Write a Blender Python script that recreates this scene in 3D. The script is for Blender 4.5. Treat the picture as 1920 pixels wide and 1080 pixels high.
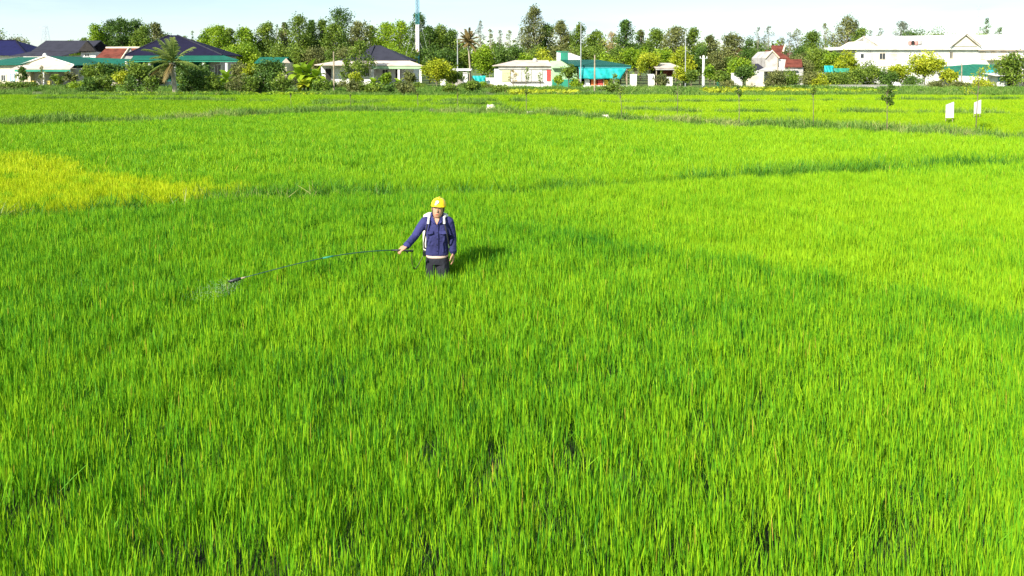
import bpy, math, random
import numpy as np
from mathutils import Vector, Matrix

sc = bpy.context.scene
for o in list(bpy.data.objects):
    bpy.data.objects.remove(o)

# ------------------------------------------------------------------ camera
CAM_H = 3.35
TILT = math.radians(2.0)          # verticals stay upright in the photograph: level view, frame shifted down
FPX = 1280.0                      # focal length in pixels of the 1920 wide photograph
CY = 121.0 + FPX * math.tan(TILT)  # picture row of the optical axis (horizon at row 121)
cam_d = bpy.data.cameras.new('camera')
cam_d.sensor_width = 36.0
cam_d.lens = FPX / 1920 * 36.0
cam_d.shift_y = -(540.0 - CY) / 1920.0
cam_d.clip_start = 0.05
cam_d.clip_end = 3000
cam = bpy.data.objects.new('camera', cam_d)
sc.collection.objects.link(cam)
cam.location = (0, 0, CAM_H)
cam.rotation_euler = (math.radians(90) - TILT, 0, 0)
sc.camera = cam

# ------------------------------------------------------------------ sky, sun, exposure
SUN_EL = math.radians(35)
SUN_TRAVEL = Vector((0.79, 1.05, 0)).normalized()      # horizontal direction the light travels
w = bpy.data.worlds.new('World')
sc.world = w
w.use_nodes = True
nt = w.node_tree
nt.nodes.clear()
out = nt.nodes.new('ShaderNodeOutputWorld')
bg = nt.nodes.new('ShaderNodeBackground')
bg.inputs['Strength'].default_value = 0.078
sky = nt.nodes.new('ShaderNodeTexSky')
sky.sky_type = 'NISHITA'
sky.sun_disc = False
sky.sun_elevation = SUN_EL
sky.sun_rotation = math.atan2(-SUN_TRAVEL.x, -SUN_TRAVEL.y)
sky.air_density = 1.0
sky.dust_density = 0.2
sky.ozone_density = 2.0
tc = nt.nodes.new('ShaderNodeTexCoord')
mp = nt.nodes.new('ShaderNodeMapping')
mp.inputs['Scale'].default_value = (1.3, 1.3, 9.0)
nz = nt.nodes.new('ShaderNodeTexNoise')
nz.inputs['Scale'].default_value = 2.4
nz.inputs['Detail'].default_value = 7
nz.inputs['Roughness'].default_value = 0.58
cr = nt.nodes.new('ShaderNodeValToRGB')
cr.color_ramp.elements[0].position = 0.44
cr.color_ramp.elements[0].color = (0.15, 0.15, 0.15, 1)
cr.color_ramp.elements[1].position = 0.66
cr.color_ramp.elements[1].color = (0.95, 0.95, 0.95, 1)
mixc = nt.nodes.new('ShaderNodeMix')
mixc.data_type = 'RGBA'
mixc.inputs[7].default_value = (5.7, 7.1, 7.7, 1)       # thin white cloud
nt.links.new(tc.outputs['Generated'], mp.inputs['Vector'])
nt.links.new(mp.outputs[0], nz.inputs['Vector'])
nt.links.new(nz.outputs[0], cr.inputs[0])
nt.links.new(cr.outputs[0], mixc.inputs[0])
nt.links.new(sky.outputs[0], mixc.inputs[6])
nt.links.new(mixc.outputs[2], bg.inputs['Color'])
nt.links.new(bg.outputs[0], out.inputs['Surface'])

sun_d = bpy.data.lights.new('sun', 'SUN')
sun_d.energy = 4.6
sun_d.angle = math.radians(0.53)
sun_d.color = (1.0, 0.95, 0.85)
sun = bpy.data.objects.new('sun', sun_d)
sc.collection.objects.link(sun)
ldir = Vector((SUN_TRAVEL.x * math.cos(SUN_EL), SUN_TRAVEL.y * math.cos(SUN_EL), -math.sin(SUN_EL)))
sun.rotation_euler = ldir.to_track_quat('-Z', 'Y').to_euler()
sun.location = (-30, -40, 40)

sc.view_settings.view_transform = 'Standard'
sc.view_settings.look = 'None'
sc.view_settings.gamma = 1.0
sc.view_settings.use_curve_mapping = False
sc.view_settings.exposure = 1.02
sc.render.engine = 'CYCLES'
sc.cycles.max_bounces = 6
sc.cycles.diffuse_bounces = 3
sc.cycles.glossy_bounces = 2
sc.cycles.transmission_bounces = 4
sc.cycles.transparent_max_bounces = 8
sc.cycles.use_adaptive_sampling = True
sc.cycles.adaptive_threshold = 0.02
sc.cycles.use_denoising = True

# ------------------------------------------------------------------ helpers
rng = np.random.default_rng(7)
random.seed(7)
COL = sc.collection
ST, CT = math.sin(TILT), math.cos(TILT)


def ang(py):
    return TILT + math.atan((py - CY) / FPX)


def Z(py, Y):
    """height of what shows at picture row py, Y metres away"""
    return CAM_H - Y * math.tan(ang(py))


def X(px, Y, z=2.0):
    return (px - 960.0) / FPX * (Y * CT + (CAM_H - z) * ST)


def G(px, py, z=0.0):
    """ground position shown at a picture point"""
    Y = (CAM_H - z) / math.tan(ang(py))
    return (X(px, Y, z), Y)


def tag(o, label=None, cat=None, group=None, kind=None):
    if label: o['label'] = label
    if cat: o['category'] = cat
    if group: o['group'] = group
    if kind: o['kind'] = kind
    elif cat: o['kind'] = 'thing'
    return o


def empty(name, loc, label=None, cat=None, group=None):
    o = bpy.data.objects.new(name, None)
    o.empty_display_size = 0.2
    COL.objects.link(o)
    o.location = loc
    return tag(o, label, cat, group)


def mesh_np(name, verts, quads=None, tris=None, attr=None):
    """fast mesh from numpy arrays; attr = per-vertex float stored as 'v'"""
    me = bpy.data.meshes.new(name)
    verts = np.asarray(verts, dtype=np.float32)
    nq = 0 if quads is None else len(quads)
    ntr = 0 if tris is None else len(tris)
    me.vertices.add(len(verts))
    me.vertices.foreach_set('co', verts.ravel())
    loops = []
    if nq: loops.append(np.asarray(quads, dtype=np.int32).ravel())
    if ntr: loops.append(np.asarray(tris, dtype=np.int32).ravel())
    lp = np.concatenate(loops)
    me.loops.add(len(lp))
    me.loops.foreach_set('vertex_index', lp)
    me.polygons.add(nq + ntr)
    st = np.concatenate([np.arange(nq) * 4, nq * 4 + np.arange(ntr) * 3]).astype(np.int32)
    me.polygons.foreach_set('loop_start', st)
    if attr is not None:
        a = me.attributes.new('v', 'FLOAT', 'POINT')
        a.data.foreach_set('value', np.asarray(attr, dtype=np.float32))
    me.update(calc_edges=True)
    return me


def link(name, me, mat=None, parent=None, smooth=False):
    o = bpy.data.objects.new(name, me)
    COL.objects.link(o)
    if mat is not None and len(me.materials) == 0: me.materials.append(mat)
    if parent is not None: o.parent = parent
    if smooth:
        me.polygons.foreach_set('use_smooth', [True] * len(me.polygons))
    return o


class MB:
    """collects shapes in world coordinates; build() makes one mesh local to its parent"""
    def __init__(s):
        s.v, s.f = [], []

    def add(s, vs, fs):
        n = len(s.v)
        s.v += [tuple(p) for p in vs]
        s.f += [tuple(i + n for i in f) for f in fs]
        return s

    def box(s, x0, x1, y0, y1, z0, z1):
        return s.add([(x0, y0, z0), (x1, y0, z0), (x1, y1, z0), (x0, y1, z0), (x0, y0, z1), (x1, y0, z1), (x1, y1, z1), (x0, y1, z1)],
                     [(0, 3, 2, 1), (4, 5, 6, 7), (0, 1, 5, 4), (1, 2, 6, 5), (2, 3, 7, 6), (3, 0, 4, 7)])

    def prism(s, poly, d):
        """poly: list of 3D points (planar), extruded by vector d"""
        n = len(poly)
        a = [Vector(p) for p in poly]
        b = [p + Vector(d) for p in a]
        fs = [tuple(range(n)), tuple(range(2 * n - 1, n - 1, -1))]
        fs += [(i, i + n, (i + 1) % n + n, (i + 1) % n) for i in range(n)]
        return s.add(a + b, fs)

    def slab(s, poly, t=0.08):
        return s.prism(poly, (0, 0, -t))

    def tube(s, pts, radii, seg=6, cap=True):
        pts = [Vector(p) for p in pts]
        n0 = len(s.v)
        nrm = None
        for i, p in enumerate(pts):
            d = (pts[min(i + 1, len(pts) - 1)] - pts[max(i - 1, 0)]).normalized()
            if nrm is None:
                nrm = d.orthogonal().normalized()
            nrm = (nrm - d * nrm.dot(d)).normalized()
            bn = d.cross(nrm)
            r = radii[i] if hasattr(radii, '__len__') else radii
            for k in range(seg):
                a = 2 * math.pi * k / seg
                s.v.append(tuple(p + nrm * (r * math.cos(a)) + bn * (r * math.sin(a))))
        for i in range(len(pts) - 1):
            for k in range(seg):
                a, b = n0 + i * seg + k, n0 + i * seg + (k + 1) % seg
                s.f.append((a, b, b + seg, a + seg))
        if cap:
            s.f.append(tuple(n0 + k for k in reversed(range(seg))))
            e = n0 + (len(pts) - 1) * seg
            s.f.append(tuple(e + k for k in range(seg)))
        return s

    def lathe(s, c, prof, seg=16):
        n0 = len(s.v)
        for r, z in prof:
            for k in range(seg):
                a = 2 * math.pi * k / seg
                s.v.append((c[0] + r * math.cos(a), c[1] + r * math.sin(a), c[2] + z))
        for i in range(len(prof) - 1):
            for k in range(seg):
                a, b = n0 + i * seg + k, n0 + i * seg + (k + 1) % seg
                s.f.append((a, b, b + seg, a + seg))
        s.f.append(tuple(n0 + k for k in reversed(range(seg))))
        e = n0 + (len(prof) - 1) * seg
        s.f.append(tuple(e + k for k in range(seg)))
        return s

    def build(s, name, mat, parent=None, smooth=False):
        off = Vector((0, 0, 0))
        p = parent
        while p is not None:
            off += p.location
            p = p.parent
        me = bpy.data.meshes.new(name)
        me.from_pydata([tuple(Vector(v) - off) for v in s.v], [], s.f)
        me.update()
        return link(name, me, mat, parent, smooth)


# ------------------------------------------------------------------ materials
def new_mat(name):
    m = bpy.data.materials.new(name)
    m.use_nodes = True
    m.node_tree.nodes.clear()
    return m, m.node_tree.nodes, m.node_tree.links


def ramp(N, stops):
    r = N.new('ShaderNodeValToRGB')
    e = r.color_ramp.elements
    while len(e) < len(stops): e.new(0.5)
    for k, (p, c) in enumerate(stops):
        e[k].position = p
        e[k].color = (*c, 1)
    return r


def plain(name, c, rough=0.7, var=0.18, scale=3.0, bump=0.15, spec=0.3, dirt=None, metallic=0.0):
    """painted / weathered surface: base colour with noise variation, stains and fine relief"""
    m, N, L = new_mat(name)
    o = N.new('ShaderNodeOutputMaterial')
    b = N.new('ShaderNodeBsdfPrincipled')
    g = N.new('ShaderNodeNewGeometry')
    n1 = N.new('ShaderNodeTexNoise')
    n1.inputs['Scale'].default_value = scale
    n1.inputs['Detail'].default_value = 6
    d = dirt or tuple(x * (1 - 1.6 * var) for x in c)
    r = ramp(N, [(0.3, d), (0.55, c), (0.8, tuple(min(1, x * (1 + var * .5)) for x in c))])
    L.new(g.outputs['Position'], n1.inputs['Vector'])
    L.new(n1.outputs[0], r.inputs[0])
    L.new(r.outputs[0], b.inputs['Base Color'])
    b.inputs['Roughness'].default_value = rough
    b.inputs['Specular IOR Level'].default_value = spec
    b.inputs['Metallic'].default_value = metallic
    if bump:
        n2 = N.new('ShaderNodeTexNoise')
        n2.inputs['Scale'].default_value = scale * 9
        n2.inputs['Detail'].default_value = 4
        bp = N.new('ShaderNodeBump')
        bp.inputs['Strength'].default_value = bump
        bp.inputs['Distance'].default_value = 0.02
        L.new(g.outputs['Position'], n2.inputs['Vector'])
        L.new(n2.outputs[0], bp.inputs['Height'])
        L.new(bp.outputs[0], b.inputs['Normal'])
    L.new(b.outputs[0], o.inputs['Surface'])
    return m


def ribbed(name, c, period=0.2, axis='X', rough=0.45, var=0.15, strength=0.6):
    """metal sheet or tile rows: colour wear plus ribs running down the slope"""
    m = plain(name, c, rough, var, 1.2, 0, 0.12)
    N, L = m.node_tree.nodes, m.node_tree.links
    b = [n for n in N if n.type == 'BSDF_PRINCIPLED'][0]
    g = [n for n in N if n.type == 'NEW_GEOMETRY'][0]
    wv = N.new('ShaderNodeTexWave')
    wv.wave_type = 'BANDS'
    wv.bands_direction = axis
    wv.inputs['Scale'].default_value = 0.314 / period
    bp = N.new('ShaderNodeBump')
    bp.inputs['Strength'].default_value = strength
    bp.inputs['Distance'].default_value = 0.03
    L.new(g.outputs['Position'], wv.inputs['Vector'])
    L.new(wv.outputs[1], bp.inputs['Height'])
    L.new(bp.outputs[0], b.inputs['Normal'])
    return m


def leaf_mat(name, lo, mid, hi, trans=0.35, wscale=0.25, gloss=0.12, tone=False, dry=None, rough=0.5, wamp=0.5):
    """leaf blade: colour varies leaf by leaf (attribute v) and plant by plant"""
    m, N, L = new_mat(name)
    o = N.new('ShaderNodeOutputMaterial')
    at = N.new('ShaderNodeAttribute')
    at.attribute_name = 'v'
    g = N.new('ShaderNodeNewGeometry')
    n1 = N.new('ShaderNodeTexNoise')
    n1.inputs['Scale'].default_value = wscale
    n1.inputs['Detail'].default_value = 4
    L.new(g.outputs['Position'], n1.inputs['Vector'])
    s1 = N.new('ShaderNodeMath'); s1.operation = 'SUBTRACT'; s1.inputs[1].default_value = 0.5
    L.new(n1.outputs[0], s1.inputs[0])
    s2 = N.new('ShaderNodeMath'); s2.operation = 'MULTIPLY_ADD'; s2.inputs[1].default_value = wamp * 2
    L.new(s1.outputs[0], s2.inputs[0])
    L.new(at.outputs['Fac'], s2.inputs[2])
    last = s2
    if tone:
        a2 = N.new('ShaderNodeAttribute')
        a2.attribute_type = 'INSTANCER'
        a2.attribute_name = 'tone'
        s3 = N.new('ShaderNodeMath'); s3.operation = 'ADD'
        L.new(s2.outputs[0], s3.inputs[0])
        L.new(a2.outputs['Fac'], s3.inputs[1])
        last = s3
    r = ramp(N, [(0.0, lo), (0.5, mid), (1.0, hi)])
    L.new(last.outputs[0], r.inputs[0])
    if dry:
        gt_ = N.new('ShaderNodeMath'); gt_.operation = 'GREATER_THAN'; gt_.inputs[1].default_value = 1.05
        L.new(at.outputs['Fac'], gt_.inputs[0])
        md = N.new('ShaderNodeMix'); md.data_type = 'RGBA'
        md.inputs[7].default_value = (*dry, 1)
        L.new(gt_.outputs[0], md.inputs[0])
        L.new(r.outputs[0], md.inputs[6])
        colour = md.outputs[2]
    else:
        colour = r.outputs[0]
    p = N.new('ShaderNodeBsdfPrincipled')
    p.inputs['Roughness'].default_value = rough
    p.inputs['Specular IOR Level'].default_value = gloss * 2
    t = N.new('ShaderNodeBsdfTranslucent')
    mx = N.new('ShaderNodeMixShader')
    mx.inputs[0].default_value = trans
    L.new(colour, p.inputs['Base Color'])
    L.new(colour, t.inputs['Color'])
    L.new(p.outputs[0], mx.inputs[1])
    L.new(t.outputs[0], mx.inputs[2])
    L.new(mx.outputs[0], o.inputs['Surface'])
    return m

# ================================================================== THE FIELD
PX, PY = G(820, 505, .62)          # where the farmer stands


def wob(x, y, s, k=0.0):
    """smooth pseudo-noise in -1..1"""
    return (np.sin(x * s + 1.3 * np.sin(y * s * .7 + k) + k) + np.sin(y * s * 1.3 + 1.7 * np.sin(x * s * .6 - k) + 2 * k)
            + .6 * np.sin((x + y) * s * 2.3 + 3 * k) + .5 * np.sin((x * .8 - y) * s * 3.7 + 5 * k)) / 3.1


def line_pts(pix, z):
    return np.array([G(a, b, z) for a, b in pix])


def dist_line(P, line):
    """distance of points to polyline, and side (+ = far side)"""
    best = np.full(len(P), 1e9)
    side = np.zeros(len(P))
    for a, b in zip(line[:-1], line[1:]):
        ab = b - a
        t = np.clip(((P - a) @ ab) / (ab @ ab), 0, 1)
        q = a + t[:, None] * ab
        d = np.hypot(*(P - q).T)
        cr_ = ab[0] * (P[:, 1] - a[1]) - ab[1] * (P[:, 0] - a[0])
        m_ = d < best
        best[m_] = d[m_]
        side[m_] = np.sign(cr_[m_])
    return best, side


def in_poly(P, poly):
    x, y = P.T
    c = np.zeros(len(P), bool)
    n = len(poly)
    for i in range(n):
        (x1, y1), (x2, y2) = poly[i], poly[(i + 1) % n]
        k = ((y1 > y) != (y2 > y)) & (x < (x2 - x1) * (y - y1) / (y2 - y1 + 1e-12) + x1)
        c ^= k
    return c


# the banks between the plots, drawn left to right
BANK_A = line_pts([(-500, 402), (-150, 397), (0, 394), (150, 389), (300, 379), (440, 364), (700, 355), (1000, 351), (1130, 342), (1300, 331), (1500, 319), (1700, 306), (1920, 296), (2300, 280)], .6)
BANK_B = line_pts([(-500, 250), (-200, 240), (0, 233), (250, 226), (450, 217), (640, 207), (850, 211), (1000, 215), (1165, 223), (1400, 235), (1660, 245), (1920, 256), (2300, 276)], .5)
BANK_C = line_pts([(560, 191), (700, 188), (900, 191), (1100, 196), (1300, 204), (1600, 204), (1920, 208), (2300, 214)], .5)
BANK_D = line_pts([(-300, 181), (200, 181), (560, 186), (900, 185), (1200, 187), (1500, 184), (1920, 182), (2300, 182)], .5)
DARK_BAND = line_pts([(820, 409), (960, 428), (1100, 452), (1300, 488), (1500, 522), (1700, 560), (1900, 603), (2100, 650)], .55)
YELLOW = [tuple(p) for p in line_pts([(-420, 283), (0, 284), (100, 294), (200, 324), (300, 337), (400, 344), (470, 362), (300, 377), (150, 386), (0, 391), (-420, 398)], .6)]
FIELD_END = 66.5


def blade_patch(name, n, rad, h0, hs, wid, lean, seed, segs=3, shape='disc', droop=0.10, leaf=None, low=.6):
    """a tuft of narrow leaf blades; v = random number per blade"""
    r = np.random.default_rng(seed)
    if shape == 'disc':
        a, q = r.uniform(0, 2 * np.pi, n), rad * np.sqrt(r.uniform(0, 1, n))
        bx, by = q * np.cos(a), q * np.sin(a)
    else:
        bx, by = r.uniform(-rad, rad, n), r.uniform(-rad, rad, n)
    h = np.clip(r.normal(h0, hs, n), h0 * .45, h0 * 1.35)
    f0 = np.full(n, .06)
    if leaf:            # leaves spring from the stem at different heights
        h = h * (1 - (1 - low) * r.uniform(0, 1, n) ** 1.6)
        f0 = np.clip(1 - leaf * r.uniform(.75, 1.25, n) / h, .06, .8)
    la = r.uniform(0, 2 * np.pi, n)
    lm = np.abs(r.normal(0, lean, n))
    flop = r.uniform(0, 1, n) < 0.012
    lm = np.where(flop, lm + r.uniform(.35, .8, n), lm)
    dx, dy = np.cos(la) * lm, np.sin(la) * lm
    wa = r.uniform(0, np.pi, n)
    wx, wy = np.cos(wa), np.sin(wa)
    ww = wid * r.uniform(.6, 1.25, n)
    ts = [0.06, .45, .78, 1.0] if segs == 3 else [0.06, .6, 1.0]
    wf = [.7, 1.0, .72, 0] if segs == 3 else [.8, 1.0, 0]
    V = []
    if leaf: wf = [.45, 1.0, .72, 0] if segs == 3 else [.6, 1.0, 0]
    for t, f in zip(ts, wf):
        t = f0 + (1 - f0) * (t - .06) / .94
        bend = t + droop / max(lean, .05) * t ** 3
        cx, cy = bx + dx * h * bend, by + dy * h * bend
        cz = h * t * (1 - .25 * (lm * t) ** 2)
        if f > 0:
            V.append(np.stack([cx - wx * ww * f / 2, cy - wy * ww * f / 2, cz], 1))
            V.append(np.stack([cx + wx * ww * f / 2, cy + wy * ww * f / 2, cz], 1))
        else:
            V.append(np.stack([cx, cy, cz], 1))
    k = len(V)
    verts = np.stack(V, 1).reshape(-1, 3)
    base = np.arange(n)[:, None] * k
    quads = np.concatenate([base + np.array([[2 * i, 2 * i + 1, 2 * i + 3, 2 * i + 2]]) for i in range(len(ts) - 2)])
    tris = base + np.array([[k - 3, k - 2, k - 1]])
    v = np.repeat(np.clip(r.normal(.5, .24, n), 0, .98), k)
    dead = np.repeat(r.uniform(0, 1, n) < .003, k)
    v[dead] = 1.2
    return mesh_np(name, verts, quads, tris, v)


def tuft_set(cname, mats, count, **kw):
    c = bpy.data.collections.new(cname)
    for i in range(count):
        me = blade_patch('blades', seed=100 + i * 17 + len(cname), **kw)
        me.materials.append(mats)
        c.objects.link(bpy.data.objects.new('tuft_source', me))
    return c


def scatter(name, coll, P, zz, sxy, sz, tone, label, cat, seed, smooth=False, tilt=None):
    """one countless mass of plants: tufts instanced on points"""
    r = np.random.default_rng(seed)
    n = len(P)
    me = bpy.data.meshes.new(name)
    co = np.stack([P[:, 0], P[:, 1], zz], 1).astype(np.float32)
    me.vertices.add(n)
    me.vertices.foreach_set('co', co.ravel())
    def fa(nm, arr, ty='FLOAT'):
        a = me.attributes.new(nm, ty, 'POINT')
        a.data.foreach_set('value' if ty != 'FLOAT_VECTOR' else 'vector', np.asarray(arr, np.float32).ravel() if ty != 'INT' else np.asarray(arr, np.int32))
    sx = sxy * r.uniform(.9, 1.12, n)
    fa('scl', np.stack([sx, sx, sz], 1), 'FLOAT_VECTOR')
    rt = np.zeros((n, 3))
    rt[:, 2] = r.uniform(0, 6.283, n)
    if tilt is not None:
        rt[:, 0:2] = tilt
    fa('rot', rt, 'FLOAT_VECTOR')
    fa('pick', r.integers(0, 1000, n), 'INT')
    fa('tone', tone)
    o = link(name, me)
    ng = bpy.data.node_groups.new(name + '_scatter', 'GeometryNodeTree')
    ng.interface.new_socket('Geometry', in_out='INPUT', socket_type='NodeSocketGeometry')
    ng.interface.new_socket('Geometry', in_out='OUTPUT', socket_type='NodeSocketGeometry')
    N, L = ng.nodes, ng.links
    gi, go = N.new('NodeGroupInput'), N.new('NodeGroupOutput')
    ci = N.new('GeometryNodeCollectionInfo')
    ci.inputs['Collection'].default_value = coll
    ci.inputs['Separate Children'].default_value = True
    ci.inputs['Reset Children'].default_value = True
    ip = N.new('GeometryNodeInstanceOnPoints')
    ip.inputs['Pick Instance'].default_value = True
    for nm, ty, sk in (('scl', 'FLOAT_VECTOR', 'Scale'), ('rot', 'FLOAT_VECTOR', 'Rotation'), ('pick', 'INT', 'Instance Index')):
        na = N.new('GeometryNodeInputNamedAttribute')
        na.data_type = ty
        na.inputs['Name'].default_value = nm
        src = na.outputs['Attribute']
        if sk == 'Rotation':
            er = N.new('FunctionNodeEulerToRotation')
            L.new(src, er.inputs[0])
            src = er.outputs[0]
        L.new(src, ip.inputs[sk])
    L.new(gi.outputs[0], ip.inputs['Points'])
    L.new(ci.outputs[0], ip.inputs['Instance'])
    L.new(ip.outputs[0], go.inputs[0])
    md = o.modifiers.new('scatter', 'NODES')
    md.node_group = ng
    return tag(o, label, cat, kind='stuff')


def grid_pts(y0, y1, step, r, slope=0.80, pad=5.5):
    ys = np.arange(y0, y1, step)
    out_ = []
    for y in ys:
        hw = y * slope + pad
        xs = np.arange(-hw, hw, step)
        out_.append(np.stack([xs, np.full(len(xs), y)], 1))
    P = np.concatenate(out_)
    return P + r.uniform(-.42, .42, P.shape) * step


# ---- ground of the whole place: wet mud under the rice, grass and sand in the village
def ground_mat():
    m, N, L = new_mat('wet_mud')
    o = N.new('ShaderNodeOutputMaterial')
    b = N.new('ShaderNodeBsdfPrincipled')
    g = N.new('ShaderNodeNewGeometry')
    n1 = N.new('ShaderNodeTexNoise'); n1.inputs['Scale'].default_value = 1.7; n1.inputs['Detail'].default_value = 8
    r = ramp(N, [(.3, (.018, .028, .010)), (.6, (.035, .045, .018)), (.8, (.055, .055, .026))])
    L.new(g.outputs['Position'], n1.inputs['Vector']); L.new(n1.outputs[0], r.inputs[0])
    L.new(r.outputs[0], b.inputs['Base Color'])
    b.inputs['Roughness'].default_value = .85
    bp = N.new('ShaderNodeBump'); bp.inputs['Strength'].default_value = .5; bp.inputs['Distance'].default_value = .05
    L.new(n1.outputs[0], bp.inputs['Height']); L.new(bp.outputs[0], b.inputs['Normal'])
    L.new(b.outputs[0], o.inputs['Surface'])
    return m


gm = MB()
gm.add([(-1500, -60, 0), (1500, -60, 0), (1500, 2500, 0), (-1500, 2500, 0)], [(0, 1, 2, 3)])
tag(gm.build('ground', ground_mat()), kind='structure')

M_yard = plain('yard_soil', (.11, .14, .04), .95, .35, .35, .4, dirt=(.05, .10, .02))
yg = MB()
xs = np.linspace(-170, 170, 60)
top = [(x, FIELD_END + 1.6 + .8 * math.sin(x * .21) + .5 * math.sin(x * .57), .05) for x in xs]
for i in range(len(xs) - 1):
    a, b = top[i], top[i + 1]
    yg.add([(a[0], a[1], .0), (b[0], b[1], .0), (b[0], b[1] + .5, .08), (a[0], a[1] + .5, .08), (a[0], 420, .08), (b[0], 420, .08)], [(0, 1, 2, 3), (3, 2, 5, 4)])
tag(yg.build('village_ground', M_yard), kind='structure')
M_lane = plain('lane_concrete', (.46, .43, .36), .9, .2, .9, .2)
lane = MB()
lane.box(-150, 150, 88.6, 91.4, .05, .12)
tag(lane.build('lane', M_lane), kind='structure')

# ---- earth banks
M_bank = plain('bank_earth', (.13, .12, .05), .95, .4, 1.5, .5, dirt=(.05, .09, .02))


def bank(line, wdt, h, label):
    b = MB()
    pts = []
    for (x0, y0), (x1, y1) in zip(line[:-1], line[1:]):
        k = max(1, int(math.hypot(x1 - x0, y1 - y0) / 1.2))
        pts += [(x0 + (x1 - x0) * i / k, y0 + (y1 - y0) * i / k) for i in range(k)]
    pts.append(tuple(line[-1]))
    rows = []
    for i, p in enumerate(pts):
        q0, q1 = pts[max(0, i - 1)], pts[min(len(pts) - 1, i + 1)]
        d = Vector((q1[0] - q0[0], q1[1] - q0[1], 0)).normalized()
        nn = Vector((-d.y, d.x, 0))
        hh = h * (1 + .25 * math.sin(i * 1.7) + .15 * math.sin(i * .6))
        c = Vector((p[0], p[1], 0))
        rows.append([c - nn * wdt, c - nn * wdt * .45 + Vector((0, 0, hh)), c + nn * wdt * .4 + Vector((0, 0, hh * .95)), c + nn * wdt])
    V = [v for r_ in rows for v in r_]
    F = []
    for i in range(len(rows) - 1):
        for k in range(3):
            F.append((i * 4 + k, i * 4 + k + 1, i * 4 + k + 5, i * 4 + k + 4))
    b.add(V, F)
    o = b.build('field_bank', M_bank)
    tag(o, kind='structure')
    return o


bank(BANK_A, .38, .16, '')
bank(BANK_B, 1.7, .42, '')
bank(BANK_C, .5, .2, '')
bank(BANK_D, .6, .2, '')

# ---- rice
RC = dict(trans=.22, gloss=.10, tone=True, rough=.55, wscale=.35, wamp=.2)
M_rice = leaf_mat('rice_blade', (.020, .138, .012), (.122, .345, .008), (.30, .49, .009), dry=(.50, .40, .05), **RC)
M_rice_y = leaf_mat('rice_blade_ripening', (.22, .39, .004), (.40, .52, .006), (.60, .63, .016), dry=(.62, .42, .06), **RC)
M_rice_f = leaf_mat('rice_blade_light', (.075, .225, .004), (.195, .385, .004), (.35, .50, .007), dry=(.50, .42, .05), **RC)
M_weed = leaf_mat('weed_blade', (.045, .13, .016), (.13, .25, .03), (.26, .36, .07), dry=(.42, .34, .13), **RC)
M_bankweed = leaf_mat('bank_grass_blade', (.025, .115, .010), (.075, .23, .012), (.17, .33, .02), dry=(.40, .36, .08), **RC)
M_weed_dry = leaf_mat('dry_grass_blade', (.15, .23, .05), (.30, .35, .09), (.47, .44, .17), dry=(.50, .38, .2), **RC)

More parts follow.
